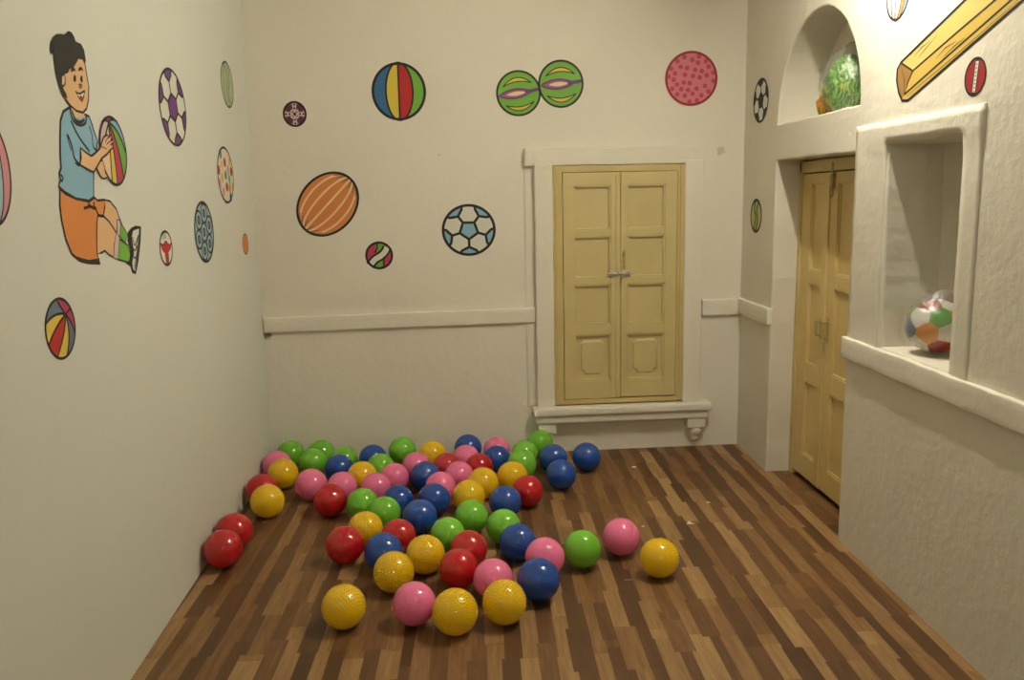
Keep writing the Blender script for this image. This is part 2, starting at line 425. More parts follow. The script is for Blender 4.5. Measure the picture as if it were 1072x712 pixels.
def panel_mesh(M, s0, s1, dm, z0, z1, raised=True, scoop=False):
    bm = bmesh.new(); g = .004
    box(bm, M, s0-g, s1+g, dm-.006, dm, z0-g, z1+g)
    if raised:
        def ring(k, dd, sc):
            a, b, c, d = s0+k, s1-k, z0+k, z1-k
            if sc:    # shaped foot: corners cut in, as on the lower window panels
                q = sc
                return [(a+q, dd, c), (b-q, dd, c), (b-q*.55, dd, c+q*.8), (b, dd, c+q), (b, dd, d-q*.6), (b-q*.6, dd, d), (a+q*.6, dd, d), (a, dd, d-q*.6), (a, dd, c+q), (a+q*.55, dd, c+q*.8)]
            return [(a, dd, c), (b, dd, c), (b, dd, d), (a, dd, d)]
        k0, k1 = (.03, .045) if not scoop else (.03, .042)
        q = .03 if scoop else 0
        A = [bm.verts.new(M @ Vector(p)) for p in ring(k0, dm-.001, q)]; B = [bm.verts.new(M @ Vector(p)) for p in ring(k1, dm+.007, q)]
        for i in range(len(A)):
            j = (i+1) % len(A); bm.faces.new((A[i], A[j], B[j], B[i]))
        bm.faces.new(B)
    return bm

WS = (0.478, 1.343)
bm = bmesh.new()
box(bm, MB, WS[0], WS[0]+.062, 0.001, .036, .335, 1.905, .003); box(bm, MB, WS[1]-.05, WS[1], 0.001, .036, .335, 1.9, .003)
box(bm, MB, WS[0]+.05, WS[1]-.04, 0.001, .036, 1.862, 1.903, .003); box(bm, MB, WS[0]+.05, WS[1]-.04, 0.001, .036, .335, .366, .003)
box(bm, MB, WS[0]+.014, WS[0]+.03, .03, .040, .34, 1.9, .003); box(bm, MB, WS[1]-.03, WS[1]-.014, .03, .043, .34, 1.9, .003)
child('window_frame', bm, M_cream2, win)
bm = bmesh.new(); box(bm, MB, WS[0]+.05, WS[1]-.045, 0.0005, .004, .36, 1.87); child('shadow_gap', bm, M_gap, win)
lz = (0.3705, 1.859)
PZ = [(0.488, 0.803), (0.868, 1.135), (1.178, 1.452), (1.492, 1.777)]
for k, (s0, s1, a, b) in enumerate(((0.5435, 0.9165, 0.612, 0.857), (0.9190, 1.2915, 0.965, 1.215))):
    leaf = empty('shutter_leaf', (0, 0, 0)); leaf.parent = win
    bmx = bmesh.new(); panelled(bmx, MB, s0, s1, .004, .036, lz[0]+(.0 if k == 0 else .004), lz[1], [(a, b, c, d) for c, d in PZ])
    if k == 0: box(bmx, MB, s1-.028, s1-.002, .03, .044, lz[0]+.01, lz[1]-.01, .004)
    else: box(bmx, MB, s0+.004, s0+.014, .03, .039, lz[0]+.01, lz[1]-.01, .003)
    child('leaf_frame', bmx, M_cream, leaf)
    for i, (c, d) in enumerate(PZ):
        child('panel', panel_mesh(MB, a+.01, b-.01, .012, c+.01, d-.01, raised=(i == 0), scoop=True), M_cream, leaf)
# cover bolt and the steel hasp in the middle
bm = bmesh.new()
box(bm, MB, .930, .952, .034, .037, 1.235, 1.355, .001)
cyl(bm, MB, (.941, .043, 1.24), (.941, .043, 1.36), .0045, 10); cyl(bm, MB, (.941, .043, 1.33), (.941, .066, 1.33), .006, 10)
for z in (1.255, 1.30, 1.345): box(bm, MB, .931, .951, .036, .050, z-.006, z+.006, .002)
child('tower_bolt', bm, M_iron, win)
bm = bmesh.new()
box(bm, MB, .845, .985, .034, .038, 1.185, 1.222, .002)
cyl(bm, MB, (.83, .046, 1.205), (.99, .046, 1.205), .007, 12)
for s in (.86, .90, .95, .975): box(bm, MB, s-.006, s+.006, .037, .055, 1.190, 1.22, .003)
cyl(bm, MB, (.925, .046, 1.205), (.925, .078, 1.196), .006, 10); cyl(bm, MB, (.925, .074, 1.21), (.925, .074, 1.175), .008, 10)
child('latch', bm, M_steel, win)

# ---------------------------------------------------------------- double door in the right wall
MD = frame((XR+DD, 0, 0), (0, 1, 0), (-1, 0, 0))
door = empty('door_1', (XR+DD, 4.39, 0)); structure(door)
bm = bmesh.new()
box(bm, MD, 3.85, 3.90, -0.04, 0.012, 0, 1.90, .003); box(bm, MD, 4.87, 4.93, -0.04, 0.012, 0, 1.90, .003)
box(bm, MD, 3.87, 4.90, -0.04, 0.012, 1.815, 1.878, .003)
child('door_frame', bm, M_cream2, door)
bm = bmesh.new(); box(bm, MD, 3.88, 4.89, -0.045, -0.041, 0.0, 1.84); child('shadow_gap', bm, M_gap, door)
DP = [(.165, .605), (.715, 1.185), (1.262, 1.752)]
for k, (s0, s1, a, b, zb) in enumerate(((4.483, 4.872, 4.575, 4.745, .030), (3.9, 4.479, 4.0, 4.39, .036))):
    leaf = empty('door_leaf', (0, 0, 0)); leaf.parent = door
    bmx = bmesh.new(); panelled(bmx, MD, s0, s1, -.038, 0.0, zb, 1.808, [(a, b, c, d) for c, d in DP], lip=.01)
    if k == 0: box(bmx, MD, s0, s0+.035, -.004, .009, zb+.01, 1.79, .003)
    child('leaf_frame', bmx, M_door, leaf)
    for c, d in DP: child('panel', panel_mesh(MD, a+.01, b-.01, -.016, c+.01, d-.01, raised=False), M_door, leaf)
def pull(s, z, L, d0):
    bm = bmesh.new()
    box(bm, MD, s-.009, s+.009, d0, d0+.003, z-L/2-.02, z+L/2+.02, .001)
    cyl(bm, MD, (s, d0, z-L/2), (s, d0+.032, z-L/2+.008), .006, 10); cyl(bm, MD, (s, d0, z+L/2), (s, d0+.032, z+L/2-.008), .006, 10)
    cyl(bm, MD, (s, d0+.03, z-L/2), (s, d0+.03, z+L/2), .007, 12)
    return child('door_handle', bm, M_iron, door)
pull(4.535, 0.955, 0.085, 0.0); pull(4.445, 0.955, 0.095, 0.0)
bm = bmesh.new()
box(bm, MD, 4.42, 4.46, .0, .004, 1.73, 1.81, .002); cyl(bm, MD, (4.44, .012, 1.86), (4.44, .012, 1.71), .007, 10)
for z in (1.74, 1.79): box(bm, MD, 4.425, 4.455, .003, .021, z-.008, z+.008, .003)
for i in range(14):
    a0 = math.tau*i/14; a1 = math.tau*(i+1)/14
    cyl(bm, MD, (4.44+.016*math.cos(a0), .014, 1.698+.022*math.sin(a0)), (4.44+.016*math.cos(a1), .014, 1.698+.022*math.sin(a1)), .003, 6)
child('door_bolt', bm, M_iron, door)
# ---------------------------------------------------------------- wall paintings (flat coats of paint on the plaster)
PAL = {}
def pal(name, col):
    PAL[name] = flat('mural_'+name, col, 0.55, spec=0.3); return PAL[name]
for n, c in dict(black=(0.022, 0.02, 0.02), white=(0.72, 0.72, 0.62), blue=(0.045, 0.15, 0.31), sky=(0.25, 0.46, 0.60), lightblue=(0.33, 0.50, 0.56), slate=(0.14, 0.19, 0.27),
                 yellow=(0.70, 0.53, 0.075), red=(0.47, 0.03, 0.03), crimson=(0.50, 0.05, 0.11), green=(0.17, 0.42, 0.055), orange=(0.68, 0.25, 0.065), peach=(0.84, 0.60, 0.40),
                 pink=(0.65, 0.28, 0.32), palepink=(0.66, 0.50, 0.50), purple=(0.15, 0.05, 0.20), mauve=(0.30, 0.13, 0.19), plum=(0.10, 0.035, 0.06), palegreen=(0.42, 0.48, 0.30), lime=(0.50, 0.50, 0.10),
                 skin=(0.74, 0.47, 0.25), tan=(0.60, 0.42, 0.25), gold=(0.60, 0.42, 0.09), darkred=(0.26, 0.02, 0.03), brown=(0.33, 0.18, 0.05), rose=(0.62, 0.20, 0.24), straw=(0.62, 0.49, 0.15), oxblood=(0.32, 0.022, 0.025)).items(): pal(n, c)
PN = list(PAL)

def smooth_curve(P, closed, n=5):
    out = []; m = len(P)
    for i in range(m if closed else m-1):
        p0 = P[i-1] if (closed or i) else P[i]; p1 = P[i]; p2 = P[(i+1) % m]; p3 = P[(i+2) % m] if (closed or i+2 < m) else P[i+1]
        for k in range(n):
            t = k/n
            out.append(tuple(0.5*((2*p1[j]) + (-p0[j]+p2[j])*t + (2*p0[j]-5*p1[j]+4*p2[j]-p3[j])*t*t + (-p0[j]+3*p1[j]-3*p2[j]+p3[j])*t**3) for j in (0, 1)))
    if not closed: out.append(tuple(P[-1]))
    return out

class Sheet:
    """collects painted shapes in wall coordinates (s, z)"""
    def __init__(self, M): self.M = M; self.bm = bmesh.new(); self.used = []; self.k = 0
    def mi(self, c):
        if c not in self.used: self.used.append(c)
        return self.used.index(c)
    def off(self): self.k += 1; return 0.0006 + 0.00005*self.k
    def poly(self, pts, c):
        pts = [pts[i] for i in range(len(pts)) if math.dist(pts[i], pts[i-1]) > 1e-5]
        if len(pts) < 3: return
        d = self.off(); mi = self.mi(c)
        V = [self.bm.verts.new(self.M @ Vector((s, d, z))) for s, z in pts]
        for t in tessellate_polygon([[Vector((a, b, 0)) for a, b in pts]]):
            try: f = self.bm.faces.new([V[i] for i in t]); f.material_index = mi
            except ValueError: pass
    def line(self, pts, w, c, closed=False, taper=False):
        q = [pts[0]]
        for p in pts[1:]:
            if math.dist(p, q[-1]) > w*0.25: q.append(p)
        if closed and math.dist(q[0], q[-1]) < w*0.25: q.pop()
        pts = q; n = len(pts)
        if n < 2: return
        d = self.off(); mi = self.mi(c); A = []; B = []
        for i, p in enumerate(pts):
            a = pts[i-1] if (closed or i) else p; b = pts[(i+1) % n] if (closed or i < n-1) else p
            tx, tz = b[0]-a[0], b[1]-a[1]; L = math.hypot(tx, tz) or 1; tx /= L; tz /= L
            h = w/2
            if taper: h *= 0.35+0.65*math.sin(math.pi*i/(n-1))
            A.append(self.bm.verts.new(self.M @ Vector((p[0]-tz*h, d, p[1]+tx*h)))); B.append(self.bm.verts.new(self.M @ Vector((p[0]+tz*h, d, p[1]-tx*h))))
        for i in range(n if closed else n-1):
            j = (i+1) % n; f = self.bm.faces.new((A[i], A[j], B[j], B[i])); f.material_index = mi
    def build(self, name, parent=None, base=None):
        me = bpy.data.meshes.new(name)
        if base is None:
            c = Vector((0, 0, 0)); 
            for v in self.bm.verts: c += v.co
            base = c/len(self.bm.verts)
        bmesh.ops.translate(self.bm, vec=-base, verts=self.bm.verts)
        # faces look into the room
        nrm = self.M.to_3x3() @ Vector((0, 1, 0))
        self.bm.normal_update()
        for f in self.bm.faces:
            if f.normal.dot(nrm) < 0: f.normal_flip()
        self.bm.to_mesh(me); self.bm.free()
        for c in self.used: me.materials.append(PAL[c])
        o = bpy.data.objects.new(name, me); COL.objects.link(o)
        if parent: o.parent = parent
        else: o.location = base
        return o

def project(p):
    d = p-EYE; z = d.dot(FW); return 536+F*d.dot(RT)/z, 356-F*d.dot(UP)/z

class Disc(Sheet):
    """a painted round ball; shapes are given in unit coordinates, x right and y up as seen from the room"""
    def __init__(self, M, l, r, t, b, rot=0, ratio=None):
        super().__init__(M)
        self.sx = -1 if M is MR else 1
        cx, cy, hx, hy = (l+r)/2, (t+b)/2, (r-l)/2, (b-t)/2
        s, z = on_wall(M, cx, cy); rs = rz = 0.08; px, py = cx, cy
        for _ in range(30):
            P = [project(M @ Vector((s+rs*math.cos(a), 0, z+rz*math.sin(a)))) for a in [math.tau*i/48 for i in range(48)]]
            X = [p[0] for p in P]; Y = [p[1] for p in P]
            px += (cx-(max(X)+min(X))/2); py += (cy-(max(Y)+min(Y))/2); s, z = on_wall(M, px, py)
            rs = min(max(rs*(1+0.7*(hx/((max(X)-min(X))/2)-1)), .008), .4); rz = min(max(rz*(1+0.7*(hy/((max(Y)-min(Y))/2)-1)), .008), .4)
        self.c = (s, z); self.rs, self.rz, self.rot, self.ratio = rs, rz, rot, ratio
        self.R = (rs+rz)/2
    def w(self, p):
        x, y = p
        if self.ratio:      # an oval leaning by rot
            a = math.radians(self.rot); y *= self.ratio[1]; x *= self.ratio[0]
            x, y = x*math.cos(a)-y*math.sin(a), x*math.sin(a)+y*math.cos(a)
        return self.c[0]+self.sx*x*self.rs, self.c[1]+y*self.rz
    def fill(self, pts, c, clip=True):
        if clip:
            pts = dense(pts, 0.06, True)
            pts = [(x/max(1, math.hypot(x, y)), y/max(1, math.hypot(x, y))) for x, y in pts]
        self.poly([self.w(p) for p in pts], c)
    def stroke(self, pts, w, c='black', closed=False, taper=False):
        pts = [p for p in pts if math.hypot(*p) < 1.02]
        if len(pts) > 1: self.line([self.w(p) for p in pts], w*1.3*self.R, c, closed, taper)
    def disc(self, c, r=1, o=(0, 0), ry=None): self.fill([(o[0]+r*math.cos(math.tau*i/40), o[1]+(ry or r)*math.sin(math.tau*i/40)) for i in range(40)], c, False)
    def rim(self, w=0.08, c='black', r=1): self.stroke([((r-w/2)*math.cos(math.tau*i/64), (r-w/2)*math.sin(math.tau*i/64)) for i in range(64)], w, c, True)
    def soccer(self, dark, lt, n, rot, lw=.06):
        self.disc(lt); A = [math.radians(rot+360*i/n) for i in range(n)]; pr = .36
        for a in A:
            h = math.pi/n
            q = [(.66*math.cos(a), .66*math.sin(a)), (.84*math.cos(a+h*.52), .84*math.sin(a+h*.52)), (1.05*math.cos(a+h*.60), 1.05*math.sin(a+h*.60)), (1.08*math.cos(a), 1.08*math.sin(a)), (1.05*math.cos(a-h*.60), 1.05*math.sin(a-h*.60)), (.84*math.cos(a-h*.52), .84*math.sin(a-h*.52))]
            self.fill(q, dark); self.stroke(dense([q[2], q[1], q[0], q[5], q[4]], .05), lw)
            self.stroke(dense([(pr*math.cos(a), pr*math.sin(a)), q[0]], .05), lw)
        pent = [(pr*math.cos(a), pr*math.sin(a)) for a in A]
        self.fill(pent, dark); self.stroke(dense(pent, .05, True), lw, closed=True)
        for a, b in zip(A, A[1:]+A[:1]):
            mid = math.atan2(math.sin(a)+math.sin(b), math.cos(a)+math.cos(b))
            # seams between the white panels run on to the rim where two dark patches meet a panel
    def fan(self, pole, rays, cols, lw=.06):
        curves = []
        for ang, cx, cy in rays:
            e = (math.cos(math.radians(ang)), math.sin(math.radians(ang)))
            curves.append([((1-t)**2*pole[0]+2*t*(1-t)*cx+t*t*e[0], (1-t)**2*pole[1]+2*t*(1-t)*cy+t*t*e[1]) for t in [i/12 for i in range(13)]])
        n = len(rays)
        for i in range(n):
            a0, a1 = rays[i][0], rays[(i+1) % n][0]
            while a1 <= a0: a1 += 360
            arc = [(math.cos(math.radians(a0+(a1-a0)*k/16)), math.sin(math.radians(a0+(a1-a0)*k/16))) for k in range(17)]
            self.fill(curves[i]+arc[1:-1]+curves[(i+1) % n][::-1], cols[i])
        for c in curves: self.stroke(c, lw)

GP = 'ball paintings on the walls'
def done(d, name, label, cat='wall painting', group=GP):
    o = d.build(name); tag(o, label, cat, group); return o

def gore(k, rot=0, n=24):
    a = math.radians(rot); P = [(k*math.cos(t), math.sin(t)) for t in [math.pi*(i/n-.5) for i in range(n+1)]]
    return [(x*math.cos(a)-y*math.sin(a), x*math.sin(a)+y*math.cos(a)) for x, y in P]

# --- back wall
d = Disc(MB, 296.3, 320.8, 106, 132.8); d.disc('mauve')
for a in (45, 135, 225, 315):
    x, y = .78*math.cos(math.radians(a)), .78*math.sin(math.radians(a)); d.disc('plum', .30, (x*.86, y*.86))
for a in (0, 90, 180, 270):
    c, s_ = math.cos(math.radians(a)), math.sin(math.radians(a))
    d.fill([(c*u-s_*v, s_*u+c*v) for u, v in ((.1, -.1), (.88, -.2), (.9, .2), (.1, .1))], 'palepink')
    d.disc('black', .085, (c*.45, s_*.45)); d.disc('black', .085, (c*.74, s_*.74)); 
    for e in (-.22, .22): d.disc('white', .06, (c*.3-s_*e, s_*.3+c*e))
d.disc('black', .13); d.rim(.13)
done(d, 'painted_ball', 'small dark purple ball with pale dotted cross painted at left of back wall')

d = Disc(MB, 389.3, 445.7, 65.4, 126); g = [gore(k) for k in (-1, -.48, .0, .52, 1)]
for i, c in enumerate(('blue', 'yellow', 'red', 'green')): d.fill(g[i]+g[i+1][::-1], c)
for q in g[1:4]: d.stroke(q, .05)
d.rim(.075)
done(d, 'painted_ball', 'ball painted with upright blue, yellow, red and green segments on the back wall')

d = Disc(MB, 309.5, 376.5, 179.5, 247.8, rot=-45, ratio=(.86, 1.10)); d.disc('orange')
for k in (-.72, -.38, 0, .38, .72): d.stroke(gore(k)[2:-2], .045, 'peach')
for k in (-.75, -.55, -.2, .2, .55, .75):
    q = gore(k); d.stroke(q[-7:-1], .05, 'brown', taper=True); d.stroke(q[1:7], .05, 'brown', taper=True)
d.rim(.055)
done(d, 'painted_ball', 'big tilted orange oval ball with pale ribs painted on the back wall')

d = Disc(MB, 382.6, 411.3, 253, 281.8); d.disc('crimson')
d.fill([(-.2, .95), (.5, .9), (.2, .45), (-.28, .2)], 'green'); d.fill([(.3, -.15), (.3, -.7), (-.15, -.98), (-.55, -.75)], 'green')
band = smooth_curve([(-.72, -.72), (-.3, -.28), (.15, -.02), (.5, .35), (.62, .72)], False)
d.stroke(band, .52); d.stroke(band[1:-1], .30, 'white')
d.stroke(smooth_curve([(-.15, .95), (-.12, .6), (-.3, .2)], False), .09); d.stroke(smooth_curve([(.35, -.1), (.3, -.5), (.35, -.9)], False), .09); d.rim(.13)
done(d, 'painted_ball', 'small crimson and green ball with slanting white band painted below the orange oval')

d = Disc(MB, 462.7, 518.7, 213.9, 267.6); d.soccer('sky', 'white', 5, 270, .075); d.rim(.08)
done(d, 'painted_ball', 'painted football with light blue patches on the back wall, left of the shuttered window')

def leafball(l, r, t, b, tilt, label):
    d = Disc(MB, l, r, t, b); d.disc('green'); a = math.radians(tilt)
    R_ = lambda P: [(x*math.cos(a)-y*math.sin(a), x*math.sin(a)+y*math.cos(a)) for x, y in P]
    lens = lambda x0, x1, y, h, sag=0: [(x0+(x1-x0)*i/12, y+sag*(1-(2*i/12-1)**2)+h*(1-(2*i/12-1)**2)) for i in range(13)] + [(x1-(x1-x0)*i/12, y+sag*(1-(2*i/12-1)**2)-h*(1-(2*i/12-1)**2)) for i in range(13)]
    for y, sg in ((.36, .24), (-.44, -.24)):
        q = R_(lens(-.66, .66, y, .085, sg)); d.fill(q, 'yellow'); d.stroke(q, .035, closed=True)
    q = R_(lens(-.97, .98, 0, .03)); d.fill(q, 'mauve')
    q = R_(lens(-.9, .6, -.0, .2)); d.fill(q, 'mauve'); d.stroke(q, .06, 'purple', closed=True)
    q = R_(lens(-.55, .35, -.0, .09)); d.fill(q, 'peach'); d.stroke(R_([(.3, 0.02), (.6, .02), (.97, .06)]), .12, 'purple'); d.rim(.07)
    done(d, 'painted_ball', label)
leafball(519.5, 566, 73.6, 121.5, 8, 'left one of the two touching green leaf-patterned balls painted on the back wall')
leafball(563.5, 610.7, 62.7, 112.8, 4, 'right one of the two touching green leaf-patterned balls painted above the window')

d = Disc(MB, 696.4, 750.8, 53.5, 110.7); d.disc('rose')
random.seed(11); pts = []
for i in range(900):
    a, r_ = random.random()*math.tau, math.sqrt(random.random())*.88; p = (r_*math.cos(a), r_*math.sin(a))
    if all(math.dist(p, q) > .22 for q in pts): pts.append(p)
for p in pts: d.disc('crimson', .088, p)
d.rim(.07, 'darkred')
done(d, 'painted_ball', 'pink ball with crimson dots painted high on the back wall, right of the window')

# --- right wall
d = Disc(MR, 789, 804.8, 81.7, 128.5); d.soccer('black', 'white', 5, 95, .08); d.rim(.09)
done(d, 'painted_ball', 'black and white football painted on the right wall beside the arch')
d = Disc(MR, 785.8, 797.6, 208.3, 243.6); d.disc('lime'); d.fill([(-.2, .95), (.35, .9), (.1, .1), (.25, -.5), (-.3, -.9), (-.1, -.1)], 'palegreen')
d.stroke(smooth_curve([(-.1, .95), (-.3, .4), (-.05, -.1), (-.35, -.85)], False), .12); d.stroke(smooth_curve([(.4, .9), (.1, .3), (.3, -.3), (-.1, -.95)], False), .12); d.rim(.13)
done(d, 'painted_ball', 'small yellow green ball painted on the right wall beside the door recess')
d = Disc(MR, 928.5, 952.7, -32, 21.8); d.disc('white'); g = [gore(k, -8) for k in (-1, -.55, -.12, .35, .7, 1)]
for i, c in enumerate(('white', 'palepink', 'white', 'orange', 'sky')): d.fill(g[i]+g[i+1][::-1], c)
for q in g[1:5]: d.stroke(q, .05)
d.rim(.08)
done(d, 'painted_ball', 'white, pink and orange striped ball painted left of the cricket bat on right wall')
d = Disc(MR, 1010, 1032.8, 59.6, 100.8, rot=-6, ratio=(1, 1)); d.disc('oxblood')
d.stroke([(0.02, y/10) for y in range(-9, 10)], .34); d.stroke([(0.02, y/10) for y in range(-8, 9)], .2, 'white')
for y in range(-8, 9, 2): d.stroke([(-.03, y/10), (.06, y/10+.08)], .05, 'black')
d.rim(.1); done(d, 'painted_ball', 'dark red ball with white stitched seam painted below the bat on the right wall')

def px_shape(sh, M, pts, c=None, stroke=None, sm=False, closed=True, w=.007, taper=False):
    P = [on_wall(M, *p) for p in pts]
    if sm: P = smooth_curve(P, closed)
    if c: sh.poly(P, c)
    if stroke: sh.line(P, w, stroke, closed, taper)
K = lambda L: [(900+x/4.744, y/4.744) for x, y in L]
sh = Sheet(MR)
px_shape(sh, MR, K([(205, 312), (188, 345), (185, 400), (195, 460), (212, 500), (240, 500), (795, 15), (1130, -290), (1080, -430), (880, -310), (525, 0)]), 'gold')
px_shape(sh, MR, K([(205, 312), (188, 345), (185, 400), (195, 460), (212, 498), (222, 470), (207, 400), (205, 350)]), 'brown')
px_shape(sh, MR, K([(205, 312), (265, 352), (240, 400), (222, 470), (205, 400)]), 'brown')
px_shape(sh, MR, K([(205, 312), (525, 0), (880, -345), (960, -300), (680, 0), (265, 352)]), 'straw')
for L in ([(205, 312), (265, 352), (480, 165), (680, -5), (960, -262)], [(265, 352), (240, 410), (222, 470), (470, 250), (760, -5), (1040, -255)], [(205, 312), (222, 400), (222, 470)], [(232, 480), (460, 290), (795, -5)],
          [(350, 205), (310, 235), (270, 280)], [(385, 175), (330, 240), (290, 290)], [(480, 205), (430, 235), (380, 290)], [(520, 190), (470, 230), (410, 290)]):
    px_shape(sh, MR, K(L), None, 'black', closed=False, w=.009 if len(L) != 3 else .004, taper=len(L) == 3)
px_shape(sh, MR, K([(205, 312), (188, 345), (185, 400), (195, 460), (212, 500), (240, 500), (795, 15), (1130, -290), (1080, -430), (880, -310), (525, 0)]), None, 'black', w=.012)
o = sh.build('painted_bat'); tag(o, 'yellow wooden cricket bat painted slanting across the top of the right wall', 'wall painting', 'sports paintings on the right wall')

# --- left wall
d = Disc(ML, 165.7, 194.7, 71, 153); d.soccer('purple', 'white', 6, 102, .05); d.rim(.05)
done(d, 'painted_ball', 'football with purple patches painted on the left wall')
d = Disc(ML, 230.8, 244.2, 63.9, 113); d.disc('palegreen'); d.stroke(smooth_curve([(-.3, .9), (.1, .3), (-.1, -.3), (.2, -.9)], False), .04)
d.stroke(smooth_curve([(.3, .85), (.4, .2), (.1, -.4), (.5, -.8)], False), .04); d.stroke(gore(-.55), .03); d.rim(.06)
done(d, 'painted_ball', 'faded pale green ball painted high on the left wall by the corner')
d = Disc(ML, 227.2, 244.3, 153.6, 212.8); d.disc('white'); random.seed(4)
for i, (p, c) in enumerate([((-.45, .72), 'slate'), ((.2, .78), 'peach'), ((.6, .5), 'yellow'), ((0, .45), 'red'), ((-.4, .35), 'yellow'), ((-.8, .15), 'crimson'), ((.75, .15), 'red'), ((.35, .2), 'pink'), ((.0, .0), 'slate'), ((-.45, -.1), 'yellow'), ((.45, -.12), 'green'), ((-.8, -.3), 'pink'), ((.05, -.42), 'red'), ((.4, -.45), 'orange'), ((.8, -.4), 'lime'), ((-.4, -.6), 'pink'), ((.45, -.78), 'blue'), ((0, -.8), 'peach'), ((-.15, .75), 'white')]):
    d.disc(c, .15, p, .17)
d.rim(.06); done(d, 'painted_ball', 'white ball with red, yellow and blue spots painted on the left wall near the corner')
d = Disc(ML, 203.1, 223.5, 210.8, 275); d.disc('lightblue')
cells = [(0, 0)]+[(.62*math.cos(math.radians(a)), .62*math.sin(math.radians(a))) for a in range(20, 380, 60)]
for p in cells:
    d.stroke([(p[0]+.30*math.cos(math.tau*i/24), p[1]+.30*math.sin(math.tau*i/24)) for i in range(24)], .05, closed=True); d.disc('slate', .12, p, .12)
    d.stroke([(p[0]+.12*math.cos(math.tau*i/16), p[1]+.12*math.sin(math.tau*i/16)) for i in range(16)], .045, closed=True)
d.rim(.07); done(d, 'painted_ball', 'light blue ball with ringed cells painted on the left wall')
d = Disc(ML, 166.8, 180.5, 241.4, 278.4); d.disc('white'); d.fill([(-.95, .4), (-.4, .25), (0, .45), (.5, .2), (.98, .3), (.7, -.1), (.3, -.25), (.2, -.95), (-.15, -.95), (-.2, -.3), (-.6, -.1)], 'red')
d.stroke(smooth_curve([(-.9, .35), (-.4, .2), (0, .4), (.5, .15), (.95, .3)], False), .08, 'darkred'); d.stroke([(-.2, -.3), (-.15, -.9)], .08); d.stroke([(.25, -.3), (.2, -.9)], .08)
d.fill([(-.5, .85), (.1, .9), (.2, .55), (-.4, .5)], 'palegreen'); d.rim(.1)
done(d, 'painted_ball', 'small white ball with red T-shaped band painted between the boy and the blue ball')
d = Disc(ML, 253.6, 260, 244.4, 266.6); d.disc('orange'); d.stroke(gore(.1), .06, 'brown'); d.rim(.12, 'brown')
done(d, 'painted_ball', 'tiny orange ball painted on the left wall close to the corner')
d = Disc(ML, 46.6, 78.8, 311.6, 376.4)
d.fan((.41, .40), [(95, .1, .72), (165, -.25, .62), (205, -.3, .15), (243, .3, -.2), (280, .68, -.3), (335, .85, .1), (35, .6, .5)], ['slate', 'yellow', 'red', 'yellow', 'slate', 'crimson', 'crimson'])
d.rim(.07); done(d, 'painted_ball', 'red, yellow and slate blue beach ball painted low on the left wall')
d = Disc(ML, -40, 11.6, 117, 238); d.disc('lightblue'); d.fill(gore(.62)+gore(1)[::-1], 'pink'); d.stroke(gore(.62), .035); d.stroke(gore(.1), .035); d.rim(.05)
done(d, 'painted_ball', 'large light blue and pink ball painted behind the boy at the far left edge')

# --- the painted boy
A = lambda L: [(20+x/5.086, 20+y/5.086) for x, y in L]
B = lambda L: [(50+x/4.45, 140+y/4.45) for x, y in L]
boy = empty('painted_boy', ML @ Vector((on_wall(ML, 100, 280)[0], 0.001, on_wall(ML, 100, 280)[1])))
tag(boy, 'cartoon boy in blue shirt and orange shorts painted sitting on the left wall', 'wall painting', 'sports paintings on the left wall')
lvl = [0]
def part(name, shapes, label=None):
    sh = Sheet(ML); sh.k = lvl[0]
    for s_ in shapes:
        kw = dict(s_[3]) if len(s_) > 3 else {}
        px_shape(sh, ML, s_[0], s_[1], s_[2], **kw)
    lvl[0] = sh.k
    o = sh.build(name, boy, boy.location.copy())
    if label: o['label'] = label
    return o
sm = dict(sm=True); ln = dict(sm=True, closed=False, w=.007); hl = dict(sm=True, closed=False, w=.010)
part('leg', [(B([(262, 308), (290, 315), (318, 350), (335, 400), (352, 440), (345, 500), (300, 470), (258, 385)]), 'skin', 'black', dict(w=.008)),
             (B([(228, 385), (258, 383), (285, 410), (318, 460), (328, 490), (315, 530), (308, 578), (285, 565), (265, 545), (250, 555), (228, 560)]), 'skin', 'black', dict(w=.008))])
part('sock', [(B([(322, 402), (333, 402), (345, 425), (372, 470), (360, 510), (335, 480), (320, 465)]), 'green', 'black', dict(w=.006)),
              (B([(320, 462), (330, 488), (372, 520), (385, 560), (378, 600), (330, 588), (306, 578), (308, 520)]), 'green', 'black', dict(w=.007)),
              (B([(318, 458), (332, 485), (330, 530), (326, 586), (306, 578), (308, 520)]), 'palepink', 'black', dict(w=.004)),
              (B([(322, 402), (333, 402), (338, 420), (334, 480), (322, 465)]), 'palepink', 'black', dict(w=.004))], 'green sock with a pink top band')
part('shoe', [(B([(372, 462), (388, 442), (408, 432), (432, 434), (430, 500), (420, 590), (408, 652), (392, 645), (384, 615), (364, 604), (382, 590), (384, 540), (372, 500)]), 'black', 'black', dict(w=.006)),
              (B([(396, 452), (424, 442), (421, 500), (412, 580), (405, 640), (396, 630), (392, 600), (400, 560), (396, 520), (390, 480)]), 'white', None),
              (B([(392, 480), (404, 520), (418, 480)]), None, 'black', ln), (B([(394, 560), (404, 580), (414, 560)]), None, 'black', ln), (B([(420, 470), (412, 560), (402, 630)]), None, 'black', ln), (B([(390, 510), (402, 545), (414, 520)]), None, 'black', ln)], 'black and white sports shoe')
SH = B([(55, 260), (80, 280), (130, 303), (190, 316), (216, 298), (230, 311), (264, 308), (264, 340), (257, 382), (232, 380), (226, 420), (226, 500), (228, 560), (243, 604), (190, 602), (148, 592), (110, 560), (82, 490), (62, 400), (54, 330)])
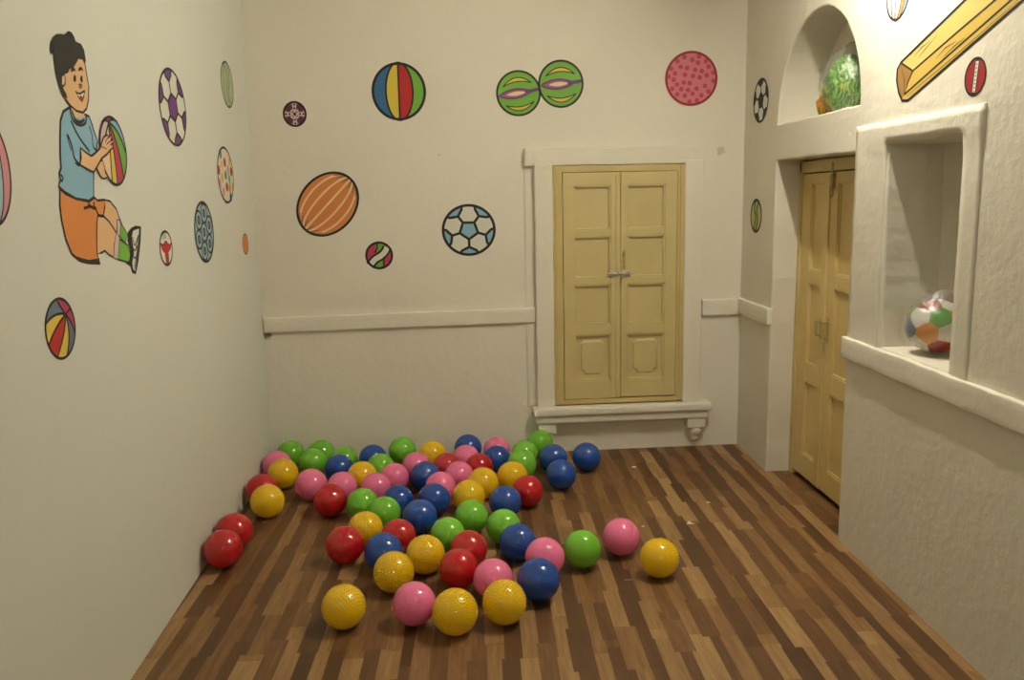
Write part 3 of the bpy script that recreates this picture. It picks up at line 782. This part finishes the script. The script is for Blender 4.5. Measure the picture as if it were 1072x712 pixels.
part('shorts', [(SH, 'orange', 'black', dict(w=.009)), (B([(108, 560), (148, 592), (190, 602), (240, 603), (238, 580), (190, 588), (150, 578)]), 'black', None), (B([(165, 348), (195, 340), (220, 350), (235, 380), (260, 384)]), None, 'black', hl), (B([(185, 325), (200, 340), (215, 350)]), None, 'black', hl), (B([(215, 318), (212, 335), (225, 352)]), None, 'black', hl)])
ST = [(73, 112), (66, 116.5), (63, 126), (62.5, 143), (62.5, 160), (63.5, 176), (61.2, 182), (63, 188), (60.8, 195), (67, 201), (79, 208), (92.7, 210.2), (97.6, 206), (97.4, 190), (97.6, 181), (99, 165), (101.6, 148), (98, 138), (95.7, 130), (92.7, 122), (87.8, 119.5), (82, 121), (76, 117)]
part('shirt', [(ST, 'sky', 'black', dict(w=.009)), (A([(250, 610), (262, 660), (275, 700)]), None, 'black', ln), (A([(272, 540), (300, 600), (330, 650), (372, 705)]), None, 'black', hl), (A([(370, 570), (385, 620), (392, 680), (415, 700)]), None, 'black', ln),
               (B([(90, 5), (110, 60), (120, 110), (145, 145)]), None, 'black', hl), (B([(125, 135), (145, 145), (150, 75)]), None, 'black', ln), (B([(55, 190), (68, 205), (60, 225)]), None, 'black', ln)])
part('neck', [(A([(268, 462), (292, 515), (318, 532), (342, 520), (350, 480)]), 'skin', None, {}), (A([(266, 465), (275, 520), (298, 555), (325, 565), (350, 552), (354, 512)]), None, 'black', hl), (A([(278, 490), (295, 535), (322, 548), (345, 535)]), None, 'black', hl)])
part('face', [(A([(262, 262), (285, 235), (312, 205), (335, 212), (348, 245), (356, 300), (367, 360), (365, 430), (355, 478), (335, 498), (300, 488), (270, 462), (245, 430), (233, 385), (222, 340), (225, 300)]), 'skin', 'black', dict(w=.008)),
              (A([(216, 335), (212, 308), (225, 294), (240, 308), (241, 340), (230, 356)]), 'skin', 'black', dict(w=.006, sm=True)),
              (A([(286, 305), (293, 297), (299, 312), (297, 332), (289, 334), (285, 320)]), 'black', None, sm), (A([(322, 308), (328, 300), (334, 314), (333, 334), (326, 337), (321, 322)]), 'black', None, sm),
              (A([(314, 350), (322, 346), (330, 352), (325, 366), (317, 364)]), 'brown', 'black', dict(w=.004, sm=True)),
              (A([(300, 390), (318, 398), (342, 384), (340, 410), (330, 438), (312, 415)]), 'white', 'black', dict(w=.007)), (A([(314, 415), (326, 405), (334, 418), (330, 436)]), 'red', None), (A([(296, 382), (300, 392), (305, 400)]), None, 'black', ln), (A([(340, 376), (344, 386), (342, 395)]), None, 'black', ln),
              (A([(272, 278), (284, 264), (293, 276)]), None, 'black', hl), (A([(312, 272), (325, 262), (335, 278)]), None, 'black', hl)])
part('hair', [(A([(165, 182), (161, 150), (165, 125), (178, 98), (195, 82), (218, 82), (236, 86), (258, 66), (275, 74), (287, 95), (296, 122), (325, 135), (340, 165), (349, 220), (345, 242), (335, 212), (312, 205), (298, 232), (280, 258), (262, 262), (255, 282), (238, 290), (222, 304), (221, 350), (232, 378), (246, 400), (250, 420), (230, 412), (210, 360), (192, 290), (183, 220), (180, 160), (173, 165), (172, 184)]), 'black', 'black', dict(w=.004))])
# the ball in his hands
sh_ball = Disc(ML, 103, 131.8, 121.3, 194.6); sh_ball.k = lvl[0]
sh_ball.fan((-.18, .80), [(60, .1, 1.0), (130, -.4, .9), (190, -.6, .3), (250, -.3, -.2), (272, .1, -.2), (305, .5, .2), (355, .6, .7)], ['crimson', 'palepink', 'peach', 'yellow', 'crimson', 'green', 'sky'])
sh_ball.rim(.06); lvl[0] = sh_ball.k
o = sh_ball.build('ball', boy, boy.location.copy()); o['label'] = 'striped ball held in both hands'
part('arm', [(B([(218, 152), (232, 130), (250, 124), (258, 150), (263, 182), (273, 204), (252, 210), (240, 196), (228, 170)]), 'skin', 'black', dict(w=.006)),
             (B([(147, 66), (170, 86), (197, 104), (216, 90), (238, 68), (246, 40), (254, 18), (264, 8), (274, 6), (276, 18), (288, 6), (292, 16), (286, 30), (300, 28), (298, 44), (286, 52), (298, 66), (286, 76), (272, 94), (245, 116), (226, 150), (208, 180), (180, 166), (146, 146), (150, 110)]), 'skin', 'black', dict(w=.008)),
             (B([(262, 40), (274, 20), (286, 8)]), None, 'black', dict(sm=True, closed=False, w=.004)), (B([(268, 50), (282, 38), (298, 30)]), None, 'black', dict(sm=True, closed=False, w=.004)), (B([(245, 60), (258, 66), (268, 72)]), None, 'black', dict(sm=True, closed=False, w=.004))])
# each ball: colour, where its centre is seen, its radius, and its label
BALLS = [
    ('green', 304.2, 475, 14, 'green ball in the far left corner behind the pink and yellow balls'),
    ('green', 336, 474.5, 14, 'green ball touching the back wall, second green from the left corner'),
    ('green', 327.5, 484, 15, 'green ball directly in front of the two leftmost back row green balls'),
    ('pink', 290, 487, 16, 'pink ball against the left wall in the far corner behind a yellow one'),
    ('yellow', 296.2, 495.9, 16.2, 'yellow ball in front of the pink ball in the far left corner'),
    ('red', 274.5, 512.7, 18, 'red ball against the left wall mostly hidden behind a yellow ball'),
    ('yellow', 280, 524.7, 18, 'yellow ball standing free in front of the red one by the left wall'),
    ('pink', 325.7, 507.3, 18.1, 'pink ball with bare floor at its left, behind the large dark red ball'),
    ('red', 345.7, 523.5, 18.6, 'red ball overlapping the leftmost pair of pink balls of the pile'),
    ('green', 360.8, 481.5, 13.5, 'mostly hidden green ball behind the leftmost blue ball by the back wall'),
    ('blue', 355, 490.4, 15, 'leftmost blue ball of the pile, in front of hidden green ball'),
    ('pink', 358.3, 509.5, 15.5, 'pink ball peeping out behind the red ball at the left of the pile'),
    ('yellow', 379, 498.6, 15.3, 'yellow ball between the leftmost blue ball and small half-hidden green ball'),
    ('blue', 390.2, 480, 15, 'blue ball in the back row near the wall, left of a big green one'),
    ('green', 398.3, 489, 13.5, 'small half-hidden green ball just in front of back row blue ball'),
    ('green', 421.3, 472, 15.2, 'green ball in the back row between a blue and a yellow ball'),
    ('yellow', 452.5, 476.3, 14.5, 'yellow ball of the back row standing right of the green one'),
    ('pink', 413.6, 500, 15, 'pink ball with a blue ball at its right, in the back left middle'),
    ('pink', 393.5, 510.5, 15.8, 'pink ball directly behind the two overlapping green balls'),
    ('pink', 435.6, 488, 14.5, 'pink ball peeping above a blue one, in front of the back row green ball'),
    ('blue', 444.5, 498.5, 16, 'blue ball between two pink balls in the back middle of the pile'),
    ('red', 467.5, 488.5, 14, 'red ball in front of the back row yellow ball'),
    ('pink', 461.3, 510, 16.5, 'pink ball resting behind the two large blue balls in the middle'),
    ('blue', 454.2, 523, 18, 'blue ball behind the large central blue ball, touching its upper right'),
    ('blue', 439.5, 541.2, 19.6, 'large central blue ball, in front of another blue one and a pink one'),
    ('blue', 416.8, 524, 15.5, 'blue ball right of the pair of overlapping green balls'),
    ('green', 379.4, 527.4, 16, 'left one of the two overlapping green balls behind the small yellow one'),
    ('green', 402.5, 537, 17, 'right one of the two overlapping green balls behind a red ball'),
    ('yellow', 382.5, 554, 17.5, 'yellow ball wedged behind the left front red ball and under green ones'),
    ('red', 361.2, 570.4, 21.6, 'large red ball at the left front edge of the pile'),
    ('red', 417, 562, 18.5, 'red ball between the central blue ball and the front left blue ball'),
    ('blue', 401.5, 577.5, 20.5, 'blue ball behind the front left yellow ball, beside large red ball'),
    ('yellow', 412.2, 598.7, 21, 'yellow ball in front of the left blue ball, above the front pink ball'),
    ('yellow', 445.3, 580.4, 20, 'yellow ball left of the stacked-looking pair of red balls'),
    ('green', 468.7, 560, 18.4, 'green ball left behind the pair of red balls in the front middle'),
    ('green', 493.5, 541, 17.8, 'green ball in the middle between two other green balls of the centre row'),
    ('green', 527.2, 551.5, 18.7, 'green ball right of centre, behind the blue ball'),
    ('red', 490.7, 575, 20, 'rear one of the two overlapping red balls in the front middle'),
    ('red', 480.2, 595, 20.5, 'front one of the two overlapping red balls in the front middle'),
    ('pink', 516.4, 606, 21, 'pink ball behind the front right spiky yellow ball'),
    ('blue', 542, 568, 20.8, 'blue ball in front of the right-of-centre green ball'),
    ('pink', 570.3, 583.5, 22, 'pink ball behind the largest front right blue ball'),
    ('blue', 563.7, 606.8, 25, 'largest blue ball at the front right of the pile'),
    ('yellow', 528, 630.3, 23, 'spiky yellow ball at the front, just left of the largest blue ball'),
    ('yellow', 476.3, 640.4, 24.6, 'spiky yellow ball nearest to the camera, right of the front pink ball'),
    ('pink', 433.6, 632, 23, 'pink ball in the front row left of the nearest yellow ball'),
    ('yellow', 359.8, 635, 22.5, 'spiky yellow ball lying alone at the front left on bare floor'),
    ('green', 609.5, 574.7, 20.3, 'green ball on open floor between two pink balls at the right'),
    ('pink', 650.4, 562, 20.5, 'pink ball on open floor right of the lone green one'),
    ('yellow', 690.5, 584, 19.4, 'yellow ball lying furthest right on the open floor'),
    ('red', 244.6, 556.5, 21.5, 'rear one of the two red balls against the left wall'),
    ('red', 233.7, 574.5, 21.2, 'front one of the two red balls against the left wall'),
    ('blue', 490, 469, 15.5, 'blue ball in the back row right behind a pink ball, middle of the back wall'),
    ('pink', 487.8, 480, 14, 'pink ball in front of the middle back row blue ball'),
    ('red', 501.8, 489, 14, 'red ball behind a big yellow ball, next to the right back blue ball'),
    ('pink', 480.6, 498, 15, 'pink ball between the two red balls of the back middle, slightly in front'),
    ('pink', 520, 473.5, 14, 'pink ball nearly hidden behind a blue ball at the back wall'),
    ('blue', 520.3, 480.5, 14.3, 'blue ball in front of the nearly hidden pink ball by the back wall'),
    ('yellow', 505.7, 506, 16.8, 'rear one of the two overlapping yellow balls in the middle'),
    ('yellow', 491, 519.5, 17, 'front one of the two overlapping yellow balls in the middle'),
    ('green', 546.5, 485.5, 16.5, 'green ball behind the yellow ball at the right side of the pile'),
    ('green', 565, 464, 14.5, 'green ball against the back wall under the left sill bracket'),
    ('green', 549, 475, 13.5, 'green ball half hidden between the bracket ball and the green one in front'),
    ('yellow', 536.5, 499, 16.5, 'yellow ball behind a red ball at the right edge of the pile'),
    ('red', 552.3, 514, 17, 'red ball at the right edge of the pile behind a blue one'),
    ('blue', 529, 525.5, 18, 'blue ball left in front of the red ball at the right edge'),
    ('blue', 579, 480, 15.8, 'blue ball under the window, rear left of the three right blue balls'),
    ('blue', 587.3, 496.7, 16.6, 'blue ball under the window, nearest of the three right blue balls'),
    ('blue', 614, 478.4, 16.3, 'blue ball under the window, rightmost of the three blue balls there'),
]
# ---------------------------------------------------------------- play balls
def vinyl(name, col, spec=0.5, rough=.09):
    m, nt, b = new_mat(name)
    b.inputs['Base Color'].default_value = (*col, 1); b.inputs['Roughness'].default_value = rough
    b.inputs['Specular IOR Level'].default_value = 0.8
    pass
    return m
BC = dict(yellow=(0.86, 0.55, 0.004), red=(0.50, 0.006, 0.010), pink=(0.90, 0.19, 0.39), green=(0.17, 0.53, 0.03), blue=(0.004, 0.062, 0.34))
def ball_mesh(name, nub, mat, count=520):
    bm = bmesh.new(); bmesh.ops.create_icosphere(bm, subdivisions=5, radius=0.965)
    ga = math.pi*(3-math.sqrt(5))
    for i in range(count):
        z = 1-2*(i+.5)/count; r = math.sqrt(1-z*z); v = Vector((r*math.cos(ga*i), r*math.sin(ga*i), z))
        t = v.orthogonal().normalized(); u = v.cross(t)
        w = 0.034; rings = []
        for h, k in ((.950, 1.0), (.965+nub*.45, .80), (.965+nub*.85, .45)):
            rings.append([bm.verts.new(v*h+(t*math.cos(a)+u*math.sin(a))*w*k) for a in [math.tau*j/8 for j in range(8)]])
        top = bm.verts.new(v*(.965+nub))
        for a_, b_ in ((0, 1), (1, 2)):
            for j in range(8): bm.faces.new((rings[a_][j], rings[a_][(j+1) % 8], rings[b_][(j+1) % 8], rings[b_][j]))
        for j in range(8): bm.faces.new((rings[2][j], rings[2][(j+1) % 8], top))
    bmesh.ops.recalc_face_normals(bm, faces=bm.faces)
    me = bpy.data.meshes.new(name); bm.to_mesh(me); bm.free(); me.materials.append(mat)
    me.polygons.foreach_set('use_smooth', [True]*len(me.polygons)); return me
BM = {c: ball_mesh(c+'_ball', .042 if c == 'yellow' else .010, vinyl(c+'_vinyl', BC[c])) for c in BC}
spots = []
for i, (c, px, py, pr, label) in enumerate(BALLS):
    R = 0.09
    for _ in range(8):
        v = ray(px, py); P = EYE + v*((R-H)/v.z); R = pr*(P-EYE).dot(FW)/F
    R = min(max(.35*R+.65*.091, .085), .096)
    v = ray(px, py); P = EYE + v*((R-H)/v.z)
    if label.startswith('pink ball nearly hidden'): P.y += .045
    P.z = R; spots.append([P, R])
for _ in range(60):          # no ball may press into its neighbour or into a wall
    for i in range(len(spots)):
        for j in range(i):
            a, b = spots[i], spots[j]; dv = a[0]-b[0]; need = (a[1]+b[1])*1.008-dv.length
            if need > 0: dv.z = 0; dv.normalize(); a[0] += dv*need/2; b[0] -= dv*need/2
        P, R = spots[i]; P.y = min(P.y, backy(P.x)-R*1.02); P.x = max(P.x, leftx(P.y)+R*1.02); P.z = R
random.seed(3)
for (c, px, py, pr, label), (P, R) in zip(BALLS, spots):
    o = bpy.data.objects.new('play_ball', BM[c]); COL.objects.link(o)
    o.location = P; o.scale = (R, R, R); o.rotation_euler = (random.random()*6.28, random.random()*6.28, random.random()*6.28)
    tag(o, label, 'ball', 'spiky play balls on the floor')

# ---------------------------------------------------------------- bags on the shelf niche and in the arch
def clear_film():
    m, nt, b = new_mat('clear_plastic_film'); N = nt.nodes; L = nt.links
    tr = N.new('ShaderNodeBsdfTransparent'); tr.inputs['Color'].default_value = (.93, .93, .92, 1)
    gl = N.new('ShaderNodeBsdfGlossy'); gl.inputs['Roughness'].default_value = .45; gl.inputs['Color'].default_value = (.9, .9, .9, 1)
    df = N.new('ShaderNodeBsdfDiffuse'); df.inputs['Color'].default_value = (.75, .75, .72, 1)
    m1 = N.new('ShaderNodeMixShader'); m1.inputs[0].default_value = .45; L.new(gl.outputs[0], m1.inputs[1]); L.new(df.outputs[0], m1.inputs[2])
    m2 = N.new('ShaderNodeMixShader'); m2.inputs[0].default_value = .15; L.new(tr.outputs[0], m2.inputs[1]); L.new(m1.outputs[0], m2.inputs[2])
    L.new(m2.outputs[0], N['Material Output'].inputs['Surface']); return m
M_film = clear_film()
def bag(name, center, r, up, label, cat, seed, squash=(1, 1, 1)):
    """crumpled clear bag: a loose skin round what it holds, gathered to a ruffled neck"""
    bm = bmesh.new(); bmesh.ops.create_icosphere(bm, subdivisions=5, radius=1)
    for v in bm.verts:
        n = v.co.normalized()
        k = 1.0 + 0.13*abs(noise.noise(n*3+Vector((seed, 0, 0)))) + 0.06*abs(noise.noise(n*8+Vector((0, seed, 0)))) + .03*noise.noise(n*18)
        top = max(0, n.dot(Vector(up).normalized())-.72)/.28
        h = 1+top**1.3*.28
        side = 1-.25*top+.18*top*math.sin(7*math.atan2(n.y, n.x)+seed)
        u = Vector(up).normalized(); a = n.dot(u)*u; b = n-a
        p = (a*h+b*side)*k*r
        v.co = Vector((p.x*squash[0], p.y*squash[1], max(p.z*squash[2], -r*.985)))
    o = link(name, bm, M_film, smooth=True); o.location = center; tag(o, label, cat, 'stored plastic bags'); return o

# beach ball with five-sided and six-sided patches
bb = (1.876, 0, 0); v = ray(980, 343); C1 = EYE + v*((bb[0]-EYE.x)/v.x); R1 = 0.111; C1.z = NICHE[2]+R1+.006
bm = bmesh.new(); bmesh.ops.create_icosphere(bm, subdivisions=6, radius=R1)
mats = [vinyl('beach_ball_'+n, c, rough=.3) for n, c in dict(white=(.66, .64, .58), orange=(.72, .27, .02), green=(.07, .32, .02), maroon=(.28, .02, .015), blue=(.10, .18, .30)).items()]
view = (EYE-C1).normalized(); rt = (RT - view*RT.dot(view)).normalized(); uu = view.cross(rt)
if uu.z < 0: uu = -uu
patches = []
for x, y, mi in ((-.28, -.28, 1), (.18, .32, 2), (-.55, .38, 0), (-.2, .8, 3), (.42, -.28, 0), (.15, -.80, 3), (-.93, -.1, 4), (-.62, -.68, 0), (.75, .35, 1), (.45, .8, 0), (.9, -.35, 4)):
    patches.append(((rt*x+uu*y+view*math.sqrt(max(0.02, 1-x*x-y*y))).normalized(), mi))
for k in range(12):
    z = -.12-.8*k/11; a = k*2.4; r_ = math.sqrt(1-z*z); patches.append((rt*r_*math.cos(a)+uu*r_*math.sin(a)+view*z, (0, 2, 0, 3, 1, 0, 4)[k % 7]))
for f in bm.faces:
    n = f.calc_center_median().normalized(); f.material_index = max(patches, key=lambda q: q[0].dot(n))[1]
o = link('beach_ball', bm, mats, smooth=True); o.location = C1
tag(o, 'patchwork ball in white, orange, green, blue and maroon lying in the shelf niche', 'ball')
bag('plastic_bag', C1+Vector((-.004, .0, .010)), R1*1.0, (0.15, -.2, 1), 'clear plastic bag wrapped round the patchwork ball in the shelf niche', 'bag', 1.3)

# arch recess: a bag stuffed with crumpled green and orange netting
v = ray(888, 84); xx = 1.875; C2 = EYE + v*((xx-EYE.x)/v.x); C2.z = ARCH[2]+.138
def net_bundle(name, center, r, cols, label, seed, sq=(1, 1, 1)):
    bm = bmesh.new(); bmesh.ops.create_icosphere(bm, subdivisions=6, radius=1)
    for vv in bm.verts:
        n = vv.co.normalized()
        k = 1+.10*noise.noise(n*2.5+Vector((seed, 0, 0)))+.09*abs(noise.noise(n*7+Vector((0, seed, 0))))+.03*noise.noise(n*20)
        p = n*k*r; vv.co = Vector((p.x*sq[0], p.y*sq[1], max(p.z*sq[2], -r*.97*sq[2])))
    m, nt, b = new_mat(name+'_weave'); N = nt.nodes; L = nt.links; b.inputs['Roughness'].default_value = .4
    tc = N.new('ShaderNodeTexCoord'); w = N.new('ShaderNodeTexWave'); w.inputs['Scale'].default_value = 22; w.inputs['Distortion'].default_value = 9; w.inputs['Detail'].default_value = 3
    n1 = N.new('ShaderNodeTexNoise'); n1.inputs['Scale'].default_value = 9; n1.inputs['Detail'].default_value = 4
    L.new(tc.outputs['Object'], w.inputs['Vector']); L.new(tc.outputs['Object'], n1.inputs['Vector'])
    r1 = N.new('ShaderNodeValToRGB'); r1.color_ramp.elements[0].color = (*cols[0], 1); r1.color_ramp.elements[1].color = (*cols[1], 1); L.new(w.outputs['Fac'], r1.inputs['Fac'])
    mx = N.new('ShaderNodeMix'); mx.data_type = 'RGBA'; mx.inputs['B'].default_value = (*cols[2], 1)
    mr = N.new('ShaderNodeMapRange'); mr.inputs['From Min'].default_value = cols[3]; mr.inputs['From Max'].default_value = cols[3]+.06
    L.new(n1.outputs['Fac'], mr.inputs['Value']); L.new(mr.outputs['Result'], mx.inputs['Factor']); L.new(r1.outputs['Color'], mx.inputs['A']); L.new(mx.outputs['Result'], b.inputs['Base Color'])
    bp = N.new('ShaderNodeBump'); bp.inputs['Strength'].default_value = .6; bp.inputs['Distance'].default_value = .006; L.new(w.outputs['Fac'], bp.inputs['Height']); L.new(bp.outputs['Normal'], b.inputs['Normal'])
    o = link(name, bm, m, smooth=True); o.location = center; tag(o, label, 'bundle'); return o
net_bundle('green_bundle', C2, .140, ((.03, .12, .01), (.20, .50, .03), (.50, .45, .04), .56), 'crumpled green bundle inside the clear bag in the arched recess', 2.2, (.75, 1.05, 1.0))
v = ray(868, 98); C3 = EYE + v*((1.885-EYE.x)/v.x); C3.z = ARCH[2]+.072
net_bundle('orange_bundle', C3, .066, ((.60, .20, .01), (.5, .32, .03), (.15, .3, .02), .58), 'small orange bundle at the left of the green one in the arched recess', 4.1, (.9, 1, 1.05))
bag('plastic_bag', C2+Vector((0, .008, .012)), .150, (0, -.3, 1), 'clear plastic bag over the green bundle in the arched recess', 'bag', 3.7, (.82, 1.15, 1))

# ---------------------------------------------------------------- scraps of paper on the floor
M_paper = flat('scrap_paper', (.66, .62, .52), .8)
for k, (px, py, s, lab) in enumerate(((722, 547, .022, 'largest white paper scrap on the floor, in front of the door recess'), (664, 489, .018, 'white paper scrap lying near the blue balls at the window side'), (741, 526, .012, 'tiny paper scrap lying behind the largest one'), (673, 551, .010, 'tiny paper crumb just right of the pink ball'), (659, 607, .014, 'thin pale shred lying in front of the rightmost yellow ball'))):
    v = ray(px, py); P = EYE + v*((.002-H)/v.z)
    bm = bmesh.new(); random.seed(k+20); n = 6
    if k == 4: ring = [(1.8, .1), (.6, .18), (-1.6, .06), (-1.7, -.1), (.5, 0)]
    elif k == 0: ring = [(-1, -.9), (.9, -.8), (.3, .1), (.1, 1.0), (-.5, .1)]
    else: ring = [(math.cos(math.tau*i/n)*(.6+.5*random.random()), math.sin(math.tau*i/n)*(.6+.5*random.random())) for i in range(n)]
    a = [bm.verts.new((x*s, y*s, .0)) for x, y in ring]; b = [bm.verts.new((x*s*.97, y*s*.97, .0018+.004*abs(noise.noise(Vector((x*3, y*3, k)))))) for x, y in ring]
    bm.faces.new(a); bm.faces.new(b)
    for i in range(len(a)): j = (i+1) % len(a); bm.faces.new((a[i], a[j], b[j], b[i]))
    o = link('paper_scrap', bm, M_paper); o.location = (P.x, P.y, .0003); tag(o, lab, 'scrap', 'paper scraps on the floor')

# ---------------------------------------------------------------- the tube light on the right wall, above the view
TL = (3.10, 3.72); TZ = 3.08; TX = 1.38
lamp = empty('tube_light', (TX, 3.41, ZC)); tag(lamp, 'white fluorescent tube light hanging under the ceiling close to the right wall', 'lamp')
I = Matrix.Identity(4)
ML2 = frame((TX, 0, 0), (0, 1, 0), (-1, 0, 0))
bm = bmesh.new(); box(bm, ML2, TL[0]-.03, TL[1]+.03, -.03, .03, TZ+.045, TZ+.095, .006)
for s in (TL[0]-.012, TL[1]+.012): box(bm, ML2, s-.012, s+.012, -.024, .024, TZ-.024, TZ+.05, .005)
for s in (TL[0]+.1, TL[1]-.1): cyl(bm, I, (TX, s, TZ+.09), (TX, s, ZC), .006, 8)
child('batten', bm, flat('lamp_plastic', (.8, .8, .78), .4), lamp)
bm = bmesh.new(); cyl(bm, I, (TX, TL[0], TZ), (TX, TL[1], TZ), .019, 20)
mg, nt, b = new_mat('lit_tube'); b.inputs['Emission Color'].default_value = (1, .925, .765, 1); b.inputs['Emission Strength'].default_value = LAMP_E
child('tube', bm, mg, lamp, True)
wl = empty('fill_lamp', (0.35, Y0, 2.35)); tag(wl, 'round white fill lamp added on the wall behind the camera', 'lamp')  # invented lamp, added as weak frontal fill for the niche and right wall
bm = bmesh.new(); cyl(bm, I, (0.35, Y0, 2.35), (0.35, Y0+.04, 2.35), .13, 32); child('fill_lamp_base', bm, PAL['white'], wl)
bm = bmesh.new(); bmesh.ops.create_uvsphere(bm, u_segments=32, v_segments=16, radius=.115, matrix=Matrix.Translation((0.35, Y0+.04, 2.35)) @ Matrix.Diagonal((1, .6, 1, 1)))
mg2, nt, b = new_mat('fill_lamp_glow'); b.inputs['Emission Color'].default_value = (1, .93, .78, 1); b.inputs['Emission Strength'].default_value = LAMP_E*.2
child('fill_lamp_globe', bm, mg2, wl, True)
w = bpy.data.worlds.new('world'); scene.world = w; w.use_nodes = True
w.node_tree.nodes['Background'].inputs['Color'].default_value = (0, 0, 0, 1)
vs_ = scene.view_settings; scene.display_settings.display_device = 'sRGB'
vs_.view_transform = 'Standard'; vs_.look = 'None'; vs_.gamma = 1; vs_.use_curve_mapping = False; vs_.exposure = EXPO
